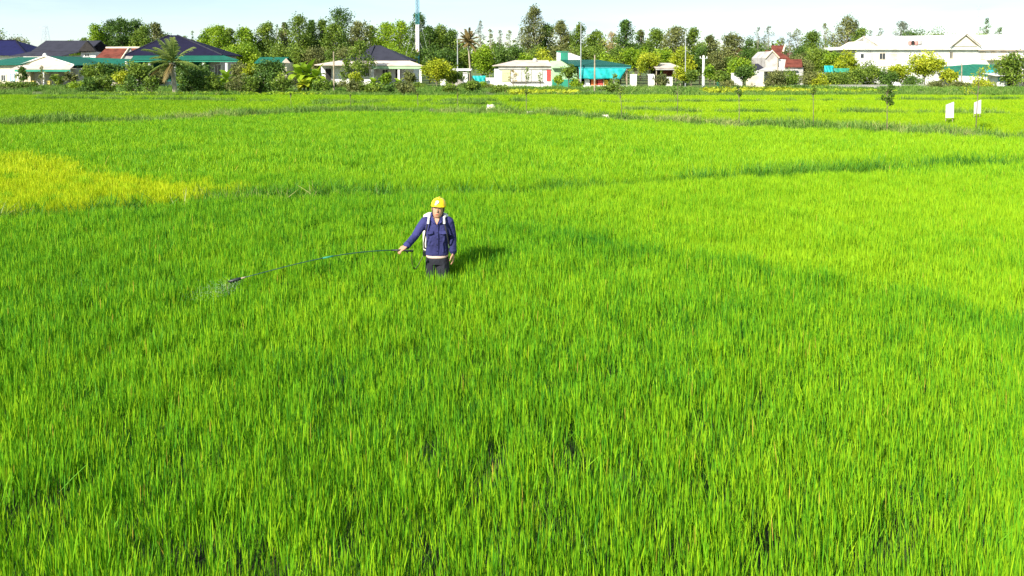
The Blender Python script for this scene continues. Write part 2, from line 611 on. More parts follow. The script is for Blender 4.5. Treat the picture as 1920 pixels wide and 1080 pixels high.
H0 = .66
near = dict(n=290, rad=.165, h0=H0, hs=.04, wid=.0057, lean=.095, droop=.03, leaf=.15, low=.70)
mid = dict(n=240, rad=.32, h0=H0 + .01, hs=.04, wid=.0105, lean=.10, segs=2, leaf=.2, low=.7)
far = dict(n=210, rad=.62, h0=H0, hs=.05, wid=.022, lean=.12, segs=2, shape='sq')
sets = {}
for key, mt in (('green', M_rice), ('light', M_rice_f), ('yellow', M_rice_y)):
    sets[key, 0] = tuft_set('rice_near_' + key, mt, 12, **near)
    sets[key, 1] = tuft_set('rice_mid_' + key, mt, 8, **mid)
    sets[key, 2] = tuft_set('rice_far_' + key, mt, 6, **far)
LODS = [(.2, 17.0, .25), (17.0, 40.0, .47), (40.0, FIELD_END + 1.2, .95)]
plots = {}
for li, (y0, y1, step) in enumerate(LODS):
    P = grid_pts(y0, y1, step, rng)
    dA, sA = dist_line(P, BANK_A)
    dB, sB = dist_line(P, BANK_B)
    dC, sC = dist_line(P, BANK_C)
    dD, sD = dist_line(P, BANK_D)
    dF, sF = dist_line(P, DARK_BAND)
    yel = in_poly(P + rng.normal(0, .42, P.shape) + .3 * np.stack([wob(P[:, 0], P[:, 1], 1.1, 3), wob(P[:, 0], P[:, 1], 1.3, 8)], 1), YELLOW) & (rng.uniform(0, 1, len(P)) < .9)
    x, y = P.T
    pad = step * .35
    keep = (dA > .30 + .12 * wob(x, y, 1.3) + pad * .4) & (dB > 1.35 + .35 * wob(x, y, .7, 2)) & (dC > .35 + pad) & (dD > .45 + pad)
    keep &= y < FIELD_END + 1.0 + .8 * np.sin(x * .21)
    if li == 0: keep &= rng.uniform(0, 1, len(P)) > .006
    keep &= np.hypot(x - PX, y - PY) > .13
    hgt = 1 + .05 * wob(x, y, .55) + .04 * wob(x, y, 2.1, 3) + rng.normal(0, .05, len(P))
    tone = .07 * wob(x, y, .33, 1) + .07 * wob(x, y, 1.1, 4) + .06 * wob(x, y * 2, .7, 9) + rng.normal(0, .06, len(P))
    hgt *= np.where(y > 40, .8, 1)
    # rice toned deeper green along one line, slightly taller, broader on the near side
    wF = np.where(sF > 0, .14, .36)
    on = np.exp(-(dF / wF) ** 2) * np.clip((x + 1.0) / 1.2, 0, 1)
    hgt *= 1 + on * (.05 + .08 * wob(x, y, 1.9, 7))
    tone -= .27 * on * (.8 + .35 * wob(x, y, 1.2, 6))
    beyond = (sF > 0) & (sA < 0) & (x > -1.5)
    tone += np.where(beyond & (li == 0), .13 * np.clip((x + 1.5) / 4, 0, 1), 0)
    tone += .020 * np.clip(x, 0, 9)          # the crop is yellower towards the right
    tone -= .05 * np.exp(-(y / 5.5) ** 2) * np.clip(1.2 - x * .12, 0, 1)      # the crop nearest the camera is deeper green
    hgt -= .10 * np.exp(-(dA / .6) ** 2)
    reg = np.full(len(P), 4)
    reg[(sD < 0)] = 3
    reg[(sC < 0) | ((x < -20) & (sD < 0) & (sB > 0) & (x < -14))] = 2
    reg[(sB < 0)] = 1
    reg[(sA < 0)] = 0
    reg[(reg == 1) & yel] = 5
    hgt = np.where((reg >= 2) & (reg <= 4), hgt * .78, hgt)
    for k in range(6):
        q = keep & (reg == k)
        if q.any():
            plots.setdefault(k, []).append((li, P[q], hgt[q], tone[q]))
PLOT = {0: ('green', 'deep green young rice filling the near plot around the farmer', .11),
        1: ('green', 'green rice in the middle plot beyond the first bank', .22),
        2: ('light', 'light green rice beyond the bank with the saplings', .02),
        3: ('light', 'narrow strip of light rice between the two far banks', .10),
        4: ('light', 'light green rice in the last plot before the gardens', .08),
        5: ('yellow', 'ripening yellow rice patch at the left edge behind the first bank', .0)}
LODN = {0: ' nearby', 1: ' at middle distance', 2: ' far off'}
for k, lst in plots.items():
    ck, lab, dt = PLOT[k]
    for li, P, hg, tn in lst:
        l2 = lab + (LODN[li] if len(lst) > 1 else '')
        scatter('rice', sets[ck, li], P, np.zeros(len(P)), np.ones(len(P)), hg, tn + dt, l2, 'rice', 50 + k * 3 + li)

# ---- weeds on the banks and along the garden edge
weed_sets = [tuft_set('weeds_a', M_bankweed, 6, n=42, rad=.2, h0=.42, hs=.12, wid=.012, lean=.38, segs=3, droop=.25),
             tuft_set('weeds_b', M_weed, 6, n=60, rad=.45, h0=.45, hs=.14, wid=.03, lean=.4, segs=2, droop=.25),
             tuft_set('weeds_dry', M_weed_dry, 6, n=50, rad=.3, h0=.36, hs=.1, wid=.018, lean=.45, segs=2, droop=.3)]


def along(line, wdt, per_m, seed):
    r = np.random.default_rng(seed)
    out_ = []
    for a, b in zip(line[:-1], line[1:]):
        L_ = np.hypot(*(b - a))
        n = max(1, int(L_ * per_m))
        t = r.uniform(0, 1, n)
        nn = np.array([-(b - a)[1], (b - a)[0]]) / L_
        out_.append(a + t[:, None] * (b - a) + nn * r.uniform(-wdt, wdt, n)[:, None])
    return np.concatenate(out_)


def weeds(line, wdt, per_m, si, zc, s0, label, seed, gate=-1.0, scl=1.0):
    P = along(line, wdt, per_m, seed)
    r = np.random.default_rng(seed + 1)
    cl = wob(P[:, 0], P[:, 1], .5, seed)
    P = P[cl > gate]
    cl = cl[cl > gate]
    s = s0 * (1 + .45 * cl) * r.uniform(.6, 1.25, len(P))
    tn = .18 * wob(P[:, 0], P[:, 1], .3, seed + 2) + r.normal(0, .1, len(P))
    scatter('weeds', weed_sets[si], P, np.full(len(P), zc), np.clip(s, .5, 1.35) * scl, np.clip(s, .3, 1.45), tn, label, 'weeds', seed)


weeds(BANK_A, .24, 13, 0, .12, 1.08, 'dark green weeds along the first bank across the field', 11)
weeds(BANK_A[:7], .35, 4, 2, .12, 1.05, 'pale dry grass scattered on the first bank', 12, .1)
weeds(BANK_B, 1.3, 13, 1, .32, .85, 'rough green weeds on the broad bank where saplings stand', 13)
weeds(BANK_B, 1.4, 6, 2, .32, .95, 'straw coloured dry grass on the broad sapling bank', 14, .1)
weeds(BANK_C, .5, 4, 1, .14, .75, 'weeds on the thin bank behind the white panels', 15, -.1)
weeds(BANK_D, .7, 4, 1, .14, .75, 'weeds on the farthest bank before the gardens', 16, -.2)
EDGE = np.array([(x_, FIELD_END + 2.0 + .8 * math.sin(x_ * .21) + .5 * math.sin(x_ * .57)) for x_ in np.linspace(-95, 95, 80)])
weeds(EDGE, .9, 4, 1, .04, .95, 'rank green weeds where the rice field meets the gardens', 17, -.9, 1.2)
weeds(EDGE + np.array([0, 5.0]), 4.5, 9, 1, .06, .8, 'low weeds along the front of the village lane', 18, -.25, 1.3)
weeds(EDGE + np.array([0, 18]), 6, 12, 1, .06, .9, 'tall weeds and ground cover around the village houses', 19, -.4, 1.4)

# ================================================================== BUILDINGS
M_white = plain('white_wall', (.78, .77, .73), .85, .10, .9, .15, dirt=(.60, .57, .50))
M_cream = plain('cream_wall', (.74, .66, .50), .85, .12, .9, .15, dirt=(.55, .47, .34))
M_greyw = plain('grey_plaster', (.46, .43, .40), .9, .18, 1.1, .2, dirt=(.30, .27, .24))
M_paleg = plain('pale_green_wall', (.36, .52, .30), .85, .12, 1.0, .15)
M_green_paint = plain('green_paint', (.03, .26, .16), .6, .15, 1.0, .1)
M_yellow_wall = plain('yellow_wall', (.74, .58, .16), .85, .12, 1.0, .15)
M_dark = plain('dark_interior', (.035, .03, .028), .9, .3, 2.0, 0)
M_glass = plain('window_glass', (.04, .045, .05), .15, .2, 2.0, 0, .6)
M_shut = plain('pale_shutter', (.60, .58, .50), .7, .12, 2.0, .1)
M_shutg = plain('olive_shutter', (.50, .52, .30), .7, .12, 2.0, .1)
M_red = plain('red_paint', (.55, .07, .06), .55, .15, 2.0, .1)
M_slate = ribbed('slate_roof', (.036, .036, .050), .33, 'Y', .75)
M_navy = ribbed('navy_roof', (.011, .010, .030), .33, 'Y', .75)
M_blue = ribbed('blue_roof', (.012, .013, .062), .33, 'Y', .75)
M_greenroof = ribbed('green_sheet_roof', (.012, .115, .075), .3, 'X', .6)
M_tealroof = ribbed('teal_sheet_roof', (.010, .085, .066), .3, 'X', .6)
M_redtile = ribbed('red_tile_roof', (.17, .048, .032), .25, 'X', .8, .3)
M_rooflight = plain('weathered_sheet', (.58, .48, .40), .8, .2, .7, .15)
M_conc = plain('concrete', (.48, .46, .42), .9, .2, 1.4, .2)
M_tarp = plain('turquoise_tarp', (.015, .40, .38), .5, .25, 1.6, .3)
M_steel = plain('galvanised_steel', (.42, .44, .44), .5, .15, 2, .05, metallic=.3)
M_wood = plain('weathered_pole', (.36, .30, .20), .85, .25, 3, .2)
M_tealmetal = plain('teal_paint_steel', (.05, .25, .27), .5, .15, 3, 0)
M_bluemetal = plain('blue_grey_steel', (.22, .42, .52), .5, .12, 3, 0)
M_whitemetal = plain('white_paint_steel', (.80, .76, .74), .5, .08, 3, 0)
M_redmetal = plain('faded_red_paint', (.62, .26, .22), .6, .15, 3, 0)
M_orange = plain('orange_plastic', (.70, .16, .03), .5, .12, 3, 0)
M_yplastic = plain('yellow_plastic', (.75, .52, .04), .5, .12, 3, 0)


def part(name, mat, parent, fn, smooth=False):
    b = MB()
    fn(b)
    return b.build(name, mat, parent, smooth)


def house(name, px, Y, label, cat='house'):
    return empty(name, (X(px, Y), Y, .08), label, cat)


def window(parent, x0, x1, z0, z1, y, name='window', glass=None, frame=None, bars=1):
    """recessed pane with a frame standing proud of the wall, facing the field"""
    fr = part(name, frame or M_white, parent, lambda b: (b.box(x0 - .09, x0, y - .06, y + .05, z0 - .09, z1 + .09), b.box(x1, x1 + .09, y - .06, y + .05, z0 - .09, z1 + .09),
              b.box(x0, x1, y - .06, y + .05, z1, z1 + .09), b.box(x0, x1, y - .10, y + .05, z0 - .09, z0),
              [b.box(x0 + (x1 - x0) * (i + 1) / (bars + 1) - .025, x0 + (x1 - x0) * (i + 1) / (bars + 1) + .025, y - .05, y - .02, z0, z1) for i in range(bars)]))
    part('pane', glass or M_glass, fr, lambda b: b.box(x0, x1, y - .03, y - .012, z0, z1))
    return fr


def hip(b, x0, x1, y0, y1, z0, z1, r0, r1, ym=None, t=.12):
    """hip roof shell: eaves rectangle, ridge from r0 to r1"""
    ym = (y0 + y1) / 2 if ym is None else ym
    e = [(x0, y0, z0), (x1, y0, z0), (x1, y1, z0), (x0, y1, z0)]
    el = [(p[0], p[1], p[2] - t) for p in e]
    rd = [(r0, ym, z1), (r1, ym, z1)]
    b.add(e + rd + el, [(0, 1, 5, 4), (1, 2, 5), (2, 3, 4, 5), (3, 0, 4), (0, 6, 7, 1), (1, 7, 8, 2), (2, 8, 9, 3), (3, 9, 6, 0), (6, 9, 8, 7)])


def gable(b, x0, x1, y0, y1, z0, z1, t=.12, along='X'):
    """pitched roof with open gables, ridge along X or Y"""
    if along == 'X':
        ym = (y0 + y1) / 2
        b.prism([(x0, y0, z0), (x0, ym, z1), (x0, y1, z0), (x0, y1, z0 - t), (x0, ym, z1 - t * 1.4), (x0, y0, z0 - t)], (x1 - x0, 0, 0))
    else:
        xm = (x0 + x1) / 2
        b.prism([(x0, y0, z0), (xm, y0, z1), (x1, y0, z0), (x1, y0, z0 - t), (xm, y0, z1 - t * 1.4), (x0, y0, z0 - t)], (0, y1 - y0, 0))


# ---- blue roofed house at the left edge
Y = 118
h = house('house', 5, Y, 'house with blue hip roof cut by the left edge of the photo')
x0, x1 = X(-95, Y), X(58, Y)
part('wall', M_white, h, lambda b: b.box(x0 + .6, x1 - .6, Y, Y + 10, .08, Z(104, Y)))
part('roof', M_blue, h, lambda b: hip(b, x0, x1, Y - .8, Y + 10.8, Z(103, Y), Z(76, Y + 5), X(-70, Y), X(30, Y + 5)))
part('ridge_cap', M_navy, h, lambda b: b.tube([(X(-70, Y), Y + 5, Z(76, Y + 5) + .03), (X(30, Y + 5), Y + 5, Z(76, Y + 5) + .03), (x1, Y - .8, Z(103, Y) + .03)], .12, 6))
window(h, X(8, Y), X(22, Y), 1.2, 2.6, Y)

# ---- slate roofed house
Y = 112
h = house('house', 110, Y, 'house with dark slate grey two tier roof behind the cream house')
x0, x1 = X(28, Y), X(182, Y)
part('wall', M_white, h, lambda b: (b.box(x0 + .8, X(150, Y), Y + .9, Y + 9, .08, Z(104, Y)), b.box(X(150, Y), X(178, Y), Y + .3, Y + 6, .08, Z(97, Y))))
zb = Z(96, Y)
part('roof', M_slate, h, lambda b: gable(b, X(62, Y), X(168, Y), Y - .3, Y + 6.9, zb, Z(76, Y + 3.3), .12))
part('lower_roof', M_slate, h, lambda b: b.slab([(x0, Y - 1.3, Z(105, Y)), (X(126, Y), Y - 1.3, Z(105, Y)), (X(152, Y), Y - .25, zb - .05), (X(62, Y), Y - .25, zb - .05)], .1))
part('gable_roof', M_dark, h, lambda b: b.prism([(X(151, Y), Y - .5, Z(96, Y)), (X(167, Y), Y - .5, Z(77, Y)), (X(184, Y), Y - .5, Z(96, Y))], (0, .55, 0)))
window(h, X(158, Y), X(166, Y), Z(106, Y), Z(101, Y), Y + .3)

# ---- cream house with porch
Y = 97
h = house('house', 80, Y, 'cream house with low gable, green sheet roof and dark open porch')
zE = Z(122, Y)
part('wall', M_cream, h, lambda b: (b.box(X(-60, Y), X(57, Y), Y, Y + 9, .08, Z(121.5, Y)),
     b.prism([(X(36, Y), Y - .004, Z(121.3, Y)), (X(86, Y), Y - .004, Z(106, Y)), (X(136, Y), Y - .004, Z(121.3, Y))], (0, .3, 0))))
part('roof', M_greenroof, h, lambda b: (b.slab([(X(-62, Y), Y - .5, Z(122, Y)), (X(40, Y), Y - .5, Z(121, Y)), (X(86, Y), Y + .35, Z(105, Y)), (X(86, Y), Y + 8, Z(105, Y)), (X(-40, Y), Y + 8, Z(106, Y))], .1),
     b.slab([(X(86, Y), Y + .35, Z(105, Y)), (X(140, Y), Y + .3, Z(122, Y)), (X(140, Y), Y + 8, Z(122, Y)), (X(86, Y), Y + 8, Z(105, Y))], .1)))
part('barge_board', M_white, h, lambda b: (b.tube([(X(40, Y), Y - .1, Z(121, Y)), (X(86, Y), Y - .1, Z(104.5, Y))], .1, 4), b.tube([(X(86, Y), Y - .1, Z(104.5, Y)), (X(140, Y), Y - .1, Z(121.5, Y))], .1, 4)))
part('finial', M_white, h, lambda b: b.lathe((X(84, Y), Y + .1, Z(105, Y)), [(.2, 0), (.28, .12), (.18, .3), (.05, .42)], 10))
part('porch_roof', M_rooflight, h, lambda b: b.slab([(X(44, Y), Y - 2.6, Z(129, Y - 2.6)), (X(154, Y), Y - 2.6, Z(129, Y - 2.6)), (X(140, Y), Y - .02, Z(121.6, Y)), (X(40, Y), Y - .02, Z(121.6, Y))], .1))
part('porch_fascia', M_green_paint, h, lambda b: b.box(X(52, Y), X(153, Y), Y - 2.58, Y - 2.46, Z(134.5, Y - 2.5), Z(130.5, Y - 2.5)))
part('porch_wall', M_greyw, h, lambda b: b.box(X(57, Y), X(150, Y), Y + .6, Y + .9, .08, Z(128, Y)))
for pxx in (57, 104, 152):
    part('porch_post', M_white, h, lambda b: b.box(X(pxx, Y) - .08, X(pxx, Y) + .08, Y - 2.5, Y - 2.34, .08, Z(131, Y - 2.5)))
for pxx in (62, 88, 117):
    part('porch_pillar', M_yellow_wall if pxx > 70 else M_cream, h, lambda b: (b.box(X(pxx, Y) - .2, X(pxx, Y) + .2, Y - 3.0, Y - 2.62, .08, 1.0), b.box(X(pxx, Y) - .25, X(pxx, Y) + .25, Y - 3.05, Y - 2.57, 1.0, 1.1)))
window(h, X(3, Y), X(10, Y), Z(151, Y), Z(141, Y), Y)
window(h, X(20, Y), X(27, Y), Z(151, Y), Z(139, Y), Y, glass=M_white, frame=M_bluemetal)

# ---- green roofed shed between
Y = 103
h = house('shed', 190, Y, 'long low shed with green sheet roof below the red tiled roof', 'shed')
part('roof', M_greenroof, h, lambda b: b.slab([(X(120, Y), Y - 1.0, Z(132, Y)), (X(165, Y), Y - 1.0, Z(132, Y)), (X(258, Y), Y - .6, Z(120, Y)), (X(258, Y), Y + 4, Z(112, Y + 4)), (X(120, Y), Y + 4, Z(107, Y + 4))], .1))
part('wall', M_greyw, h, lambda b: b.box(X(126, Y), X(256, Y), Y + .4, Y + 3.7, .08, Z(128, Y)))
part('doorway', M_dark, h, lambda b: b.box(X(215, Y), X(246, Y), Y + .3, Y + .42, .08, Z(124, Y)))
part('eave_beam', M_tealroof, h, lambda b: b.box(X(168, Y), X(258, Y), Y - .72, Y - .6, Z(121, Y) - .22, Z(121, Y) - .02))

# ---- red tiled house
Y = 110
h = house('house', 214, Y, 'house with weathered red tiled roof and pale gable between dark roofs')
part('wall', M_greyw, h, lambda b: b.box(X(182, Y), X(244, Y), Y + .4, Y + 6.4, .08, Z(113, Y)))
part('roof', M_redtile, h, lambda b: gable(b, X(176, Y), X(238, Y), Y - .3, Y + 7.2, Z(113, Y), Z(90, Y + 3.4), .12))
part('gable_wall', M_greyw, h, lambda b: b.prism([(X(231, Y), Y - .32, Z(113, Y)), (X(244, Y), Y + .1, Z(90, Y)), (X(252, Y), Y + .1, Z(110, Y)), (X(248, Y), Y + .1, Z(114, Y))], (0, .25, 0)))
part('ridge_cap', M_cream, h, lambda b: b.tube([(X(176, Y), Y + 3.45, Z(89.6, Y + 3.4)), (X(241, Y), Y + 3.45, Z(89.2, Y + 3.4))], .16, 6))
part('verge', M_cream, h, lambda b: b.tube([(X(243, Y), Y + 0, Z(89.5, Y)), (X(229, Y), Y - .45, Z(113.5, Y))], .13, 6))

# ---- big navy hip roof house
Y = 106
h = house('house', 335, Y, 'large house with navy hip roof and green verandah behind the coconut palm')
x0, x1 = X(240, Y), X(421, Y)
part('wall', M_greyw, h, lambda b: b.box(X(262, Y), X(412, Y), Y + .2, Y + 6.5, .08, Z(104, Y)))
part('roof', M_navy, h, lambda b: hip(b, x0, x1, Y - .8, Y + 7.4, Z(103.5, Y), Z(66, Y + 3.4), X(318, Y + 3.4), X(334, Y + 3.4), Y + 3.4))
part('hip_cap', M_slate, h, lambda b: (b.tube([(X(334, Y + 3.4), Y + 3.4, Z(66, Y + 3.4) + .03), (x1, Y - .8, Z(103.5, Y) + .04)], .11, 6), b.tube([(X(318, Y + 3.4), Y + 3.4, Z(66, Y + 3.4) + .03), (x0, Y - .8, Z(103.5, Y) + .04)], .11, 6)))
part('verandah_roof', M_greenroof, h, lambda b: b.slab([(X(248, Y - 3), Y - 3.4, Z(112, Y - 3.4)), (X(450, Y - 3), Y - 3.4, Z(112, Y - 3.4)), (X(424, Y), Y - .7, Z(104, Y)), (X(256, Y), Y - .7, Z(104, Y))], .1))
part('verandah_fascia', M_green_paint, h, lambda b: b.box(X(252, Y - 3), X(448, Y - 3), Y - 3.3, Y - 3.18, Z(116, Y - 3.3), Z(113.2, Y - 3.3)))
part('verandah_wall', M_tealroof, h, lambda b: b.box(X(290, Y), X(392, Y), Y - .2, Y + .1, .08, Z(114, Y)))
for pxx in (258, 300, 345, 398, 440):
    part('verandah_post', M_white, h, lambda b: b.box(X(pxx, Y) - .16, X(pxx, Y) + .16, Y - 3.1, Y - 2.8, .08, Z(115, Y - 3)))
window(h, X(402, Y), X(413, Y), Z(140, Y), Z(122, Y), Y + .2)

# ---- small green roof
Y = 112
h = house('shed', 510, Y, 'small shed with green pitched roof above the dark garden tree', 'shed')
part('wall', M_cream, h, lambda b: b.box(X(484, Y), X(536, Y), Y + .4, Y + 4.2, .08, Z(117, Y)))
part('roof', M_greenroof, h, lambda b: gable(b, X(478, Y), X(533, Y), Y - .3, Y + 4.8, Z(118, Y), Z(107, Y + 2.2), .1))
part('gable_wall', M_rooflight, h, lambda b: b.prism([(X(528, Y), Y - .1, Z(118, Y)), (X(537, Y), Y - .1, Z(109, Y)), (X(545, Y), Y - .1, Z(118, Y))], (0, .2, 0)))

# ---- white house with grey hip roof
Y = 96
h = house('house', 700, Y, 'white house with grey pyramid hip roof and flat concrete porch roof')
xL, xR = X(598, Y), X(796, Y)
part('wall', M_white, h, lambda b: (b.box(X(602, Y), X(700, Y), Y, Y + 9, .08, Z(121, Y)), b.box(X(700, Y), X(772, Y), Y + 2.2, Y + 9, .08, Z(121, Y))))
part('roof', M_slate, h, lambda b: hip(b, X(636, Y), X(766, Y), Y + .3, Y + 9.4, Z(113, Y), Z(85, Y + 4.6), X(700, Y + 4), X(712, Y + 4)))
part('hip_cap', M_slate, h, lambda b: b.tube([(X(701, Y + 4), Y + 4.6, Z(85, Y + 4.6)), (X(690, Y), Y + .4, Z(112.5, Y))], .1, 6))
part('porch_roof', M_rooflight, h, lambda b: b.slab([(xL, Y - 2.2, Z(121, Y - 2.2)), (xR, Y - 2.2, Z(122.5, Y - 2.2)), (X(768, Y), Y + .4, Z(113.5, Y)), (X(634, Y), Y + .4, Z(113.5, Y))], .12))
part('porch_fascia', M_paleg, h, lambda b: b.box(X(703, Y), xR - .1, Y - 2.12, Y - 1.96, Z(129, Y - 2), Z(123.5, Y - 2)))
part('porch_ceiling', M_white, h, lambda b: b.box(X(600, Y) + .1, xR - .2, Y - 1.9, Y + 2.0, Z(123, Y), Z(122.2, Y)))
for pxx in (704, 752, 792):
    part('porch_column', M_white, h, lambda b: (b.box(X(pxx, Y) - .15, X(pxx, Y) + .15, Y - 2.0, Y - 1.7, .08, Z(126, Y)), b.box(X(pxx, Y) - .2, X(pxx, Y) + .2, Y - 2.05, Y - 1.65, .08, .4)))
dr = part('door', M_dark, h, lambda b: b.box(X(611, Y), X(621, Y), Y - .04, Y + .02, .5, Z(129, Y)))
part('door_frame', M_greyw, dr, lambda b: (b.box(X(611, Y) - .1, X(611, Y), Y - .07, Y + .02, .5, Z(129, Y) + .1), b.box(X(621, Y), X(621, Y) + .1, Y - .07, Y + .02, .5, Z(129, Y) + .1), b.box(X(611, Y), X(621, Y), Y - .07, Y + .02, Z(129, Y), Z(129, Y) + .1)))
window(h, X(655, Y), X(666, Y), Z(143, Y), Z(130, Y), Y, bars=2)
window(h, X(682, Y), X(692, Y), Z(143, Y), Z(130, Y), Y, bars=2)
window(h, X(712, Y), X(722, Y), Z(150, Y), Z(131, Y), Y + 2.2, bars=1)
part('door', M_dark, h, lambda b: b.box(X(737, Y), X(747, Y), Y + 2.12, Y + 2.22, .3, Z(130, Y)))
part('porch_floor', M_conc, h, lambda b: b.box(X(700, Y), X(795, Y), Y - 2.2, Y + 2.2, .085, .32))

# ---- gate by the round tree
Y = 96
for pxx, y0, y1, lb in ((831, 139, 167, 'white gate pillar beside the bright round tree'), (872, 136, 160, 'white gate pillar left of the turquoise tarpaulin')):
    g_ = empty('gate_pillar', (X(pxx, Y), Y, .08), lb, 'gate pillar')
    part('shaft', M_white, g_, lambda b: b.box(X(pxx, Y) - .36, X(pxx, Y) + .36, Y - .3, Y + .3, .08, Z(y0, Y) - .14))
    part('cap', M_conc, g_, lambda b: (b.box(X(pxx, Y) - .44, X(pxx, Y) + .44, Y - .38, Y + .38, Z(y0, Y) - .14, Z(y0, Y) - .04), b.box(X(pxx, Y) - .3, X(pxx, Y) + .3, Y - .25, Y + .25, Z(y0, Y) - .04, Z(y0, Y) + .04)))
h = empty('shed', (X(848, 99), 99, .08), 'low open shed with thin white roof sheet between the gate pillars', 'shed')
part('roof', M_white, h, lambda b: b.slab([(X(846, 99), 98, Z(131, 98)), (X(884, 99), 98, Z(131, 98)), (X(884, 99), 101, Z(128.5, 101)), (X(846, 99), 101, Z(128.5, 101))], .12))
for a_ in (849, 881):
    part('post', M_wood, h, lambda b: b.tube([(X(a_, 99), 98.4, .08), (X(a_, 99), 98.4, Z(131.5, 98.4))], .07, 6))
part('back_wall', M_greyw, h, lambda b: b.box(X(849, 99), X(881, 99), 100.6, 100.8, .08, 1.9))


def tarp(name, x0, x1, z0, z1, y, label, mat, parent=None, skew=0.0, cat='tarpaulin', cx=14, amp=.12):
    b = MB()
    nz_ = 8
    V, F = [], []
    for i in range(cx + 1):
        for k in range(nz_ + 1):
            u, v_ = i / cx, k / nz_
            V.append((x0 + (x1 - x0) * u - skew * (1 - v_) * u, y + amp * math.sin(u * 19 + v_ * 3) * (1.2 - v_) + amp * .5 * math.sin(u * 43 + v_ * 7) - .25 * (1 - v_), z0 + (z1 - z0) * v_ + .05 * math.sin(u * 12) * (1 - v_)))
    for i in range(cx):
        for k in range(nz_):
            a = i * (nz_ + 1) + k
            F.append((a, a + nz_ + 1, a + nz_ + 2, a + 1))
    b.add(V, F)
    o = b.build(name, mat, parent, True)
    sd = o.modifiers.new('thick', 'SOLIDIFY')
    sd.thickness = .02
    if label: tag(o, label, cat)
    return o


tarp('tarpaulin', X(886, 97), X(910, 97), .7, Z(142, 97), 97.2, 'crumpled turquoise tarpaulin hung left of the grey workshop', M_tarp, amp=.25)
wl = MB()
wl.box(X(911, 98), X(927, 98), 98, 98.2, .08, Z(147, 98))
wl.box(X(911, 98) - .05, X(927, 98), 97.95, 98.25, Z(147, 98), Z(147, 98) + .1)
tag(wl.build('garden_wall', M_white), 'short white wall joining the grey workshop on its left', 'wall')

# ---- grey workshop (centre)
Y = 100
h = house('workshop', 980, Y, 'low grey white workshop with pale shutters and a red door panel', 'workshop')
xa, xb = X(927, Y), X(1034, Y)
part('wall', M_white, h, lambda b: b.box(xa, xb, Y, Y + 7, .08, Z(128, Y)))
part('fascia', M_conc, h, lambda b: b.box(xa + .6, xb, Y - .22, Y - .02, Z(130, Y), Z(122.4, Y)))
part('roof', M_rooflight, h, lambda b: hip(b, xa - .3, xb + .2, Y - .5, Y + 7.6, Z(122.8, Y), Z(113, Y + 4), X(966, Y), X(1030, Y), t=.1))
for k, (a, b_, mt) in enumerate(((941, 957, M_shutg), (960, 978, M_shut), (979, 996, M_shut), (997, 1017, M_shut))):
    f_ = part('shutter', mt, h, lambda b: b.box(X(a, Y), X(b_, Y), Y - .12, Y - .003, Z(153, Y), Z(131, Y)))
    part('slat', mt, f_, lambda b: [b.box(X(a, Y) + .04, X(b_, Y) - .04, Y - .15, Y - .121, Z(153, Y) + .12 + j * .28, Z(153, Y) + .3 + j * .28) for j in range(5)])
part('sill', M_dark, h, lambda b: b.box(X(957, Y), X(1019, Y), Y - .3, Y - .005, Z(154.4, Y), Z(153.1, Y)))
part('red_panel', M_red, h, lambda b: b.box(X(1025, Y), X(1032.5, Y), Y - .1, Y - .003, Z(152, Y), Z(130.4, Y)))
part('plinth', M_white, h, lambda b: b.box(xa - .1, xb, Y - .35, Y - .02, .08, Z(158, Y)))
part('gutter_vent', M_conc, h, lambda b: b.lathe((X(1004, Y), Y + 2.5, Z(117, Y)), [(.3, 0), (.36, .2), (.32, .5), (.12, .65)], 12))

# ---- teal roofed shop
Y = 99
h = house('shop', 1120, Y, 'shop with teal hip roof and pale green side wall beside the workshop', 'shop')
xa, xb = X(1035, Y), X(1181, Y)
part('wall', M_paleg, h, lambda b: b.box(xa, X(1083, Y), Y + .3, Y + 8, .08, Z(126, Y)))
part('lower_wall', M_green_paint, h, lambda b: b.box(xa + .05, X(1083, Y) - .05, Y + .24, Y + .298, .08, Z(149, Y)))
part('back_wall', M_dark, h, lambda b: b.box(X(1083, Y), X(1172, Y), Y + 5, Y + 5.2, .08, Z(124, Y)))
part('roof', M_tealroof, h, lambda b: hip(b, X(1070, Y), xb, Y - 1.4, Y + 8.6, Z(122.5, Y - 1), Z(112, Y + 3.5), X(1050, Y + 3), X(1122, Y + 3)))
part('pale_roof', M_paleg, h, lambda b: b.slab([(xa - .1, Y - .4, Z(126.5, Y)), (X(1078, Y), Y - .4, Z(126.5, Y)), (X(1069, Y), Y + 3, Z(114, Y + 3)), (xa - .1, Y + 3, Z(114, Y + 3))], .1))
part('fascia', M_tealmetal, h, lambda b: b.box(X(1083, Y), xb - .1, Y - 1.3, Y - 1.18, Z(128, Y - 1.2), Z(124, Y - 1.2)))
for pxx in (1085, 1130, 1173):
    part('post', M_wood, h, lambda b: b.tube([(X(pxx, Y), Y - 1.1, .08), (X(pxx, Y), Y - 1.1, Z(125, Y - 1.1))], .09, 6))
part('floor', M_white, h, lambda b: b.box(X(1083, Y), X(1190, Y), Y - 1.6, Y + 4.9, .08, .36))
rb = part('rooftop_room', M_white, h, lambda b: (b.box(X(1045, Y + 4), X(1065, Y + 4), Y + 3.6, Y + 6, Z(114, Y + 4), Z(97, Y + 4)), b.prism([(X(1065, Y + 4), Y + 3.62, Z(114, Y + 4)), (X(1065, Y + 4), Y + 3.62, Z(98, Y + 4)), (X(1087, Y + 4), Y + 3.62, Z(106, Y + 4)), (X(1087, Y + 4), Y + 3.62, Z(114, Y + 4))], (0, 2.3, 0))))
part('door', M_green_paint, rb, lambda b: b.box(X(1050.5, Y + 4), X(1064, Y + 4), Y + 3.52, Y + 3.598, Z(112.5, Y + 4), Z(98.5, Y + 4)))
